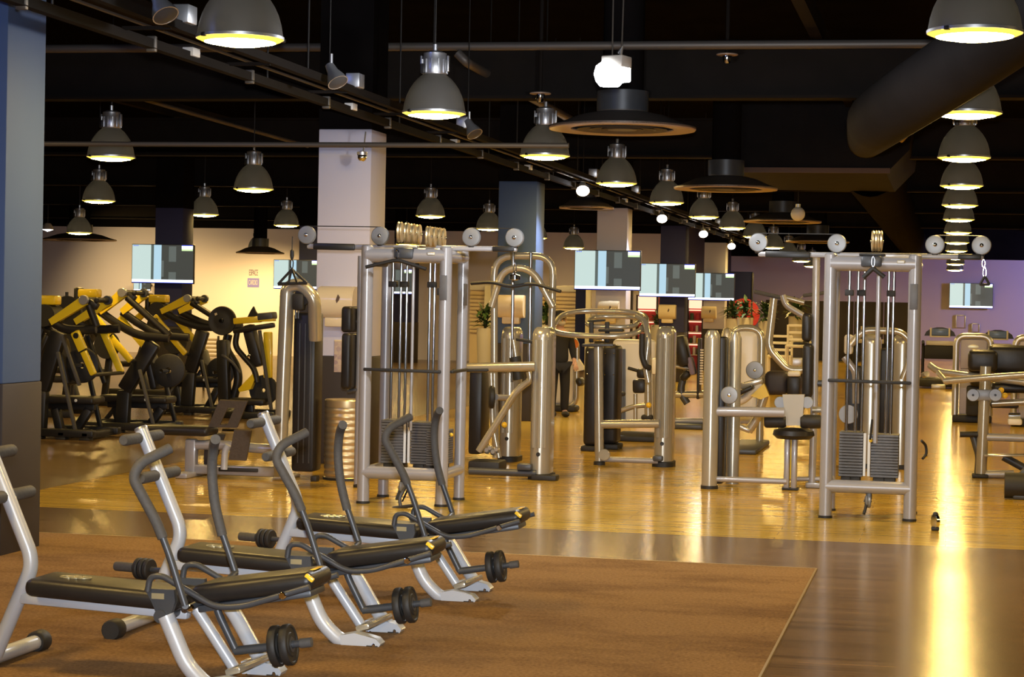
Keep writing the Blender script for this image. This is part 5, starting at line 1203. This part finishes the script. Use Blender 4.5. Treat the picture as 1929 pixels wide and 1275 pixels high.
treadmill(1771, 625, 46, 'treadmill facing the mauve wall, beside the lone cable tower'); treadmill(1880, 630, 46, 'treadmill facing the mauve wall, above the frame edge machines')
treadmill(1640, 622, 47, 'treadmill seen through the rods of the lone cable tower')
# wall boxes on the mauve wall
for (x0, y0, x1, y1, lab, m_) in ((1801, 594, 1819, 617, 'thin framed notice box on the mauve wall under the screen', WALLR), (1831, 610, 1845, 625, 'small square plate on the mauve wall beside the framed box', WALLR)):
    A_, B_ = P(x0, y1, 71.95), P(x1, y0, 71.95); t = thing('wall_box', A_, lab, 'notice box')
    MB().box(A_.x, B_.x, 71.93, 72, A_.z, B_.z, .01).build('box_face', m_, t)
    for q in (A_.x, B_.x): MB().box(q-.02, q+.02, 71.91, 72, A_.z, B_.z, .005).build('box_edge', ALU, t)
    MB().box(A_.x, B_.x, 71.91, 72, B_.z-.02, B_.z+.02, .005).build('box_edge', ALU, t)

# ================================================================== reception side behind the columns
A_, B_ = P(1440, 660, 66), P(1722, 570, 66)
t = thing('dark_partition', (A_.x, 66, 0), 'long dark brown partition before the mauve wall', 'partition')
n_ = 5
for k_ in range(n_):
    u0 = A_.x+(B_.x-A_.x)*k_/n_; u1 = A_.x+(B_.x-A_.x)*(k_+1)/n_
    MB().box(u0+.01, u1-.01, 66, 66.1, .05, B_.z, .01).build('panel', DARKP, t)
MB().box(A_.x, B_.x, 66.02, 66.12, 0, .05).build('plinth', BLACKM, t)
A_, B_ = P(1340, 640, 54), P(1418, 512, 54)
t = thing('navy_panel', (A_.x, 54, 0), 'tall navy display panel with a big red disc on it', 'panel')
MB().box(A_.x, B_.x, 54, 54.12, 0, B_.z, .01).build('board', NAVYP, t)
c = P(1401, 592, 53.97); rd = MB().disc((c.x, 53.98, c.z), (0, 1, 0), .42, .03, 32).build('red_disc', REDP, t)
c2 = P(1389, 573, 53.9); MB().disc((c2.x, 53.96, c2.z), (0, 1, 0), .05, .02, 14).build('pale_mark', WHITEL, rd)
MB().box(B_.x-.02, B_.x+.02, 53.95, 54.15, 0, B_.z-.02, .006).build('edge_post', BLACKM, t)
MB().box(P(1372, 600, 53.9).x, P(1380, 600, 53.9).x, 53.9, 53.96, 0, P(1376, 520, 53.9).z).build('green_strip', mat('olive_strip', (.12, .11, .06), .6), t)

def plant(px, py, Y, h, r, label, n=70, pot=True):
    c = P(px, py, Y); t = thing('potted_plant', (c.x, Y, 0), label, 'plant', 'potted plants along the reception'); mb = MB(); rnd = random.Random(px)
    z0 = c.z
    for i in range(n):
        a = rnd.uniform(0, 6.283); e = rnd.uniform(-.2, 1.3); L = r*rnd.uniform(.5, 1.1)
        b0 = Vector((c.x+rnd.uniform(-.06, .06), Y+rnd.uniform(-.06, .06), z0+rnd.uniform(0, h*.6)))
        d = Vector((math.cos(a)*math.cos(e), math.sin(a)*math.cos(e), math.sin(e))); s_ = d.cross(Vector((0, 0, 1))).normalized()*L*.13
        m1 = b0+d*L*.5; tip = b0+d*L+Vector((0, 0, -L*.25))
        mb.add([b0, m1+s_, tip, m1-s_, m1+Vector((0, 0, .01))], [(0, 1, 4), (1, 2, 4), (2, 3, 4), (3, 0, 4)])
    o = mb.build('foliage', GREEN, t); o['kind'] = 'stuff'
    for k_ in range(3): MB().tube([(c.x, Y, z0-.15), (c.x+(k_-1)*.07, Y, z0+h*.6)], .012, 6).build('stem', DARKP, t)
    MB().lathe([(0, 0), (.15, 0), (.19, z0), (.175, z0), (.16, z0-.05), (0, z0-.05)], (c.x, Y, 0), n=20).build('pot', POT, t)
plant(1382, 600, 50, .5, .4, 'leafy plant before the navy panel, under its red disc'); plant(1404, 598, 48.4, .5, .38, 'leafy plant just in front of the red disc edge')
plant(1443, 604, 50, .6, .42, 'leafy plant beside the upright champagne press arm'); plant(1500, 596, 51, .5, .45, 'leafy plant against the dark partition beside the pad post')
plant(914, 618, 44, .7, .38, 'leafy plant between the cable tower and the arch machine'); plant(1030, 612, 44, .6, .35, 'leafy plant behind the arch machine, beside the masked person')
plant(1240, 612, 50, .3, .3, 'small plant beside the navy column dispenser', 40)

# slatted kiosk wall
A_, B_ = P(884, 640, 50), P(1086, 540, 50)
t = thing('slatted_kiosk', (A_.x, 50, 0), 'beige slatted kiosk wall behind the slate blue column', 'kiosk')
MB().box(A_.x, B_.x, 50.02, 50.2, 0, B_.z).build('backing', WOODS, t)
zt = B_.z; MB().box(A_.x, B_.x, 49.95, 50.2, zt-.13, zt+.02, .01).build('header', WHITEP, t)
k_ = 0; z = zt-.2
while z > .9:
    MB().box(A_.x, B_.x, 49.97, 50.02, z-.05, z+.02, .006).build('slat', WOODS, t); z -= .095
for px in (1094, 922): 
    a = P(px, 560, 49.8); MB().box(a.x-.13, a.x+.13, 49.8, 49.96, 0, zt, .01).build('dark_pier', NAVYP if px > 1000 else CREAM, t)
a = P(1108, 560, 49.8); MB().box(a.x-.06, a.x+.07, 49.78, 49.94, 0, zt, .01).build('cream_pier', CREAM, t)
a = P(1187, 560, 49.8); MB().box(a.x-.1, a.x+.06, 49.78, 49.94, 0, zt+.15, .01).build('dark_pier', DARKP, t)
# lit product displays (shop fridge style) between the columns
def display(x0, x1, yt, Y, label, seed):
    A_, B_ = P(x0, 660, Y), P(x1, yt, Y); t = thing('lit_display', (A_.x, Y, 0), label, 'display cabinet', 'lit display cabinets'); rnd = random.Random(seed)
    W_ = B_.x-A_.x
    MB().box(A_.x, B_.x, Y+.1, Y+.6, 0, B_.z).build('cabinet_back', REDP, t)
    for xx in (A_.x, B_.x-.04): MB().box(xx, xx+.04, Y-.05, Y+.1, 0, B_.z, .006).build('side_panel', DARKP, t)
    MB().box(A_.x+.04, B_.x-.04, Y, Y+.05, B_.z-.35, B_.z-.03, .01).build('light_panel', SHOPL, t)
    for k_ in range(4):
        z = B_.z-.65-k_*.30
        MB().box(A_.x+.04, B_.x-.04, Y-.05, Y+.1, z-.02, z, .004).build('shelf', CREAM, t)
        MB().box(A_.x+.04, B_.x-.04, Y+.06, Y+.1, z+.24, z+.27).build('shelf_light', SHOPL, t)
        x = A_.x+.08
        while x < B_.x-.16:
            w_ = rnd.uniform(.06, .11); h = rnd.uniform(.12, .2)
            cm = rnd.choice([REDP, CREAM, COLB, WHITEP, YEL, GREEN])
            MB().box(x, x+w_, Y-.03, Y+.05, z, z+h, .012).single('product_pack', cm, 'small product pack on a lit shelf of the %s' % label.split(' between')[0], 'package', 'product packs in the lit displays'); x += w_+rnd.uniform(.01, .06)
display(1197, 1240, 556, 51.5, 'narrow red lit display cabinet between pale and navy columns', 2)
display(1293, 1326, 556, 53, 'wider red lit display cabinet between navy and farthest pale column', 5)
# reception furniture
A_, B_ = P(1445, 700, 40), P(1515, 650, 40)
t = thing('reception_desk', (A_.x, 40, 0), 'dark reception desk beyond the press machine', 'desk')
MB().box(A_.x, B_.x, 40, 40.6, .1, B_.z, .03).build('desk_body', DARKP, t); MB().box(A_.x-.05, B_.x+.05, 39.92, 40.65, B_.z, B_.z+.05, .01).build('desk_top', BLACKM, t); MB().box(A_.x+.05, B_.x-.05, 40.05, 40.6, 0, .1).build('plinth', BLACKM, t)
MB().bar(P(1475, 682, 39.8), P(1512, 682, 39.8), .05, .18, .02).build('front_board', ALU, t)
def chair(px, py, Y, label):
    c = P(px, py, Y); t = thing('cream_chair', (c.x, Y, 0), label, 'chair', 'cream framed high chairs')
    w_ = .21
    for sx in (-w_, w_):
        for sy in (-.18, .18): MB().tube([(c.x+sx, Y+sy, 0), (c.x+sx, Y+sy, c.z if sy > 0 else c.z-.38)], .022, 8).build('leg', CREAM, t)
    MB().box(c.x-w_-.02, c.x+w_+.02, Y-.2, Y+.2, c.z-.42, c.z-.37, .015).build('seat', CREAM, t)
    for q in (0, .13, .26): MB().box(c.x-w_, c.x+w_, Y+.165, Y+.195, c.z-.27+q-.03, c.z-.27+q+.02, .008).build('back_slat', CREAM, t)
chair(1505, 612, 38, 'cream slat back high chair before the dark partition'); chair(1470, 632, 39, 'cream framed high chair seen past the upright press arm')

# ================================================================== white machine base behind the person
Y = 30.8
A_, B_ = P(1045, 790, Y), P(1086, 640, Y)
t = thing('white_machine', (A_.x, Y, 0), 'white rounded machine shroud behind the masked person', 'weight machine')
MB().box(A_.x-.2, B_.x-.04, Y, Y+.2, .09, B_.z, .10, seg=4).build('white_shroud', WHITEP, t)
MB().tube([(A_.x-.2, Y+.08, .08), (B_.x, Y+.08, .08), (B_.x, Y+.08, B_.z+.03), (A_.x-.2, Y+.08, B_.z+.03)], .04, 12, .16).build('shroud_frame', CHAMP, t)
MB().disc(P(1081, 648, Y-.05), (0, 1, 0), .075, .03, 20).build('orange_dial', mat('orange_plastic', (.7, .2, .03), .3), t)
MB().prism(pp([(1082, 690), (1090, 676), (1099, 690), (1099, 697), (1082, 700)], Y), Y, Y+.1).build('side_cover', CREAM, t)
MB().bar(P(1088, 722, Y-.1), P(1099, 716, Y-.1), .3, .13, .04).build('seat_pad', VINYL, t)
MB().box(A_.x-.25, B_.x+.02, Y-.1, Y+.3, 0, .09, .03).build('base_foot', RUBBER, t)

# ================================================================== the person
def skin(name, verts, edges, radii, m, parent, root=0, sub=2, extra=None):
    me = bpy.data.meshes.new(name); me.from_pydata([Vector(v) for v in verts], edges, [])
    o = bpy.data.objects.new(name, me); COL.objects.link(o)
    md = o.modifiers.new('s', 'SKIN'); md.use_smooth_shade = True
    for i, r in enumerate(radii):
        sv = me.skin_vertices[0].data[i]; sv.radius = (r, r) if not hasattr(r, '__len__') else r; sv.use_root = (i == root)
    sb = o.modifiers.new('u', 'SUBSURF'); sb.levels = sb.render_levels = sub
    bpy.context.view_layer.update()
    nm = bpy.data.meshes.new_from_object(o.evaluated_get(bpy.context.evaluated_depsgraph_get()))
    bpy.data.objects.remove(o); bpy.data.meshes.remove(me)
    if extra:
        bm = bmesh.new(); bm.from_mesh(nm)
        for c, r in extra:
            r_ = bmesh.ops.create_uvsphere(bm, u_segments=12, v_segments=8, radius=1)
            for v in r_['verts']: v.co = Vector((v.co.x*r[0]+c[0], v.co.y*r[1]+c[1], v.co.z*r[2]+c[2]))
        bm.to_mesh(nm); bm.free()
    nm.materials.clear(); nm.materials.append(m); nm.shade_smooth()
    o = bpy.data.objects.new(name, nm); COL.objects.link(o)
    if parent: o.parent = parent
    return o
YP = 29.3
loc = P(1051, 784, YP); loc.z = 0
per = thing('person', loc, 'person in black with pale face mask and dark cap, standing behind the ring machine', 'person')
per.rotation_euler.z = math.radians(28); ORIG[per.name] = Vector()
H = 1.53; u = H/7.5
bodyv = [(0, 0, .80), (0, .01, .95), (0, .0, 1.12), (0, 0, 1.23), (0, -.01, 1.31), (0, -.025, 1.39), (0, -.02, 1.47),
         (-.15, 0, 1.20), (-.20, .02, .98), (-.17, -.13, .80), (.15, 0, 1.20), (.21, .02, .98), (.19, -.14, .82),
         (-.085, 0, .74), (-.095, -.01, .43), (-.10, .02, .09), (-.10, -.10, .035), (.085, 0, .74), (.095, -.02, .43), (.10, .02, .09), (.10, -.10, .035)]
bodye = [(0, 1), (1, 2), (2, 3), (3, 4), (4, 5), (5, 6), (3, 7), (7, 8), (8, 9), (3, 10), (10, 11), (11, 12), (0, 13), (13, 14), (14, 15), (15, 16), (0, 17), (17, 18), (18, 19), (19, 20)]
bodyr = [(.14, .10), (.115, .085), (.13, .09), (.10, .07), .05, (.078, .092), (.070, .085), .052, .040, .028, .052, .040, .028, .078, .055, .042, (.045, .03), .078, .055, .042, (.045, .03)]
hv = []; 
for sx, w_ in ((-1, Vector((-.17, -.13, .80))), (1, Vector((.19, -.14, .82)))): pass
n0 = len(bodyv)
for wi in (9, 12):
    w_ = Vector(bodyv[wi]); pal = w_+Vector((0, -.05, -.045)); bodyv.append(tuple(pal)); bodyr.append((.030, .018)); pi_ = len(bodyv)-1; bodye.append((wi, pi_))
    sgn = -1 if wi == 9 else 1
    for k_, (dx, ln) in enumerate(((-.027, .060), (-.009, .072), (.009, .068), (.026, .054))):
        k1 = pal+Vector((dx, -.025, -.03)); k2 = k1+Vector((dx*.2, -.010, -ln*.5)); k3 = k2+Vector((0, .012, -ln*.45))
        i0 = len(bodyv); bodyv += [tuple(k1), tuple(k2), tuple(k3)]; bodyr += [.010, .009, .007]; bodye += [(pi_, i0), (i0, i0+1), (i0+1, i0+2)]
    k1 = w_+Vector((-sgn*.032, -.04, -.03)); k2 = k1+Vector((-sgn*.014, -.022, -.03)); i0 = len(bodyv)
    bodyv += [tuple(k1), tuple(k2)]; bodyr += [.012, .009]; bodye += [(wi, i0), (i0, i0+1)]
feat = [((0, -.118, 1.405), (.014, .02, .02)), ((-.083, -.02, 1.41), (.012, .022, .032)), ((.083, -.02, 1.41), (.012, .022, .032))]
body = skin('body', bodyv, bodye, bodyr, SKIN, per, 0, 2, feat)
EYE = mat('dark_eye', (.03, .02, .02), .2)
for sx in (-.032, .032): MB().ball((sx, -.100, 1.432), (.015, .010, .008), 10).build('eye', EYE, per)
MB().ball((0, -.075, 1.375), (.066, .058, .050), 16).build('face_mask', MASKM, per)
mb = MB(); mb.lathe([(.094, 0), (.100, .02), (.094, .06), (.065, .095), (0, .108)], (0, -.015, 1.45), n=24); mb.add([(-.07, -.10, 1.462), (.07, -.10, 1.462), (.05, -.165, 1.452), (-.05, -.165, 1.452), (0, -.18, 1.451)], [(0, 1, 2, 4, 3)]); mb.build('cap', CLOTH, per)
MB().ball((0, .03, 1.405), (.088, .082, .075), 16).build('hair', mat('dark_hair', (.03, .02, .015), .6), per)
tv = [(0, 0, .72), (0, .01, .95), (0, 0, 1.12), (0, 0, 1.235), (-.15, 0, 1.20), (-.20, .02, .98), (-.175, -.115, .825), (.15, 0, 1.20), (.21, .02, .98), (.194, -.125, .845)]
skin('black_top', tv, [(0, 1), (1, 2), (2, 3), (3, 4), (4, 5), (5, 6), (3, 7), (7, 8), (8, 9)], [(.172, .135), (.145, .115), (.15, .11), (.11, .08), .066, .056, .042, .066, .056, .042], CLOTH, per)
lv = [(0, 0, .82), (-.085, 0, .74), (-.095, -.01, .43), (-.10, .02, .07), (.085, 0, .74), (.095, -.02, .43), (.10, .02, .07)]
skin('trousers', lv, [(0, 1), (1, 2), (2, 3), (0, 4), (4, 5), (5, 6)], [(.155, .115), .095, .075, .062, .095, .075, .062], CLOTH, per)
for sx in (-.10, .10): MB().ball((sx, -.05, .045), (.052, .13, .045), 14).build('shoe', RUBBER, per)
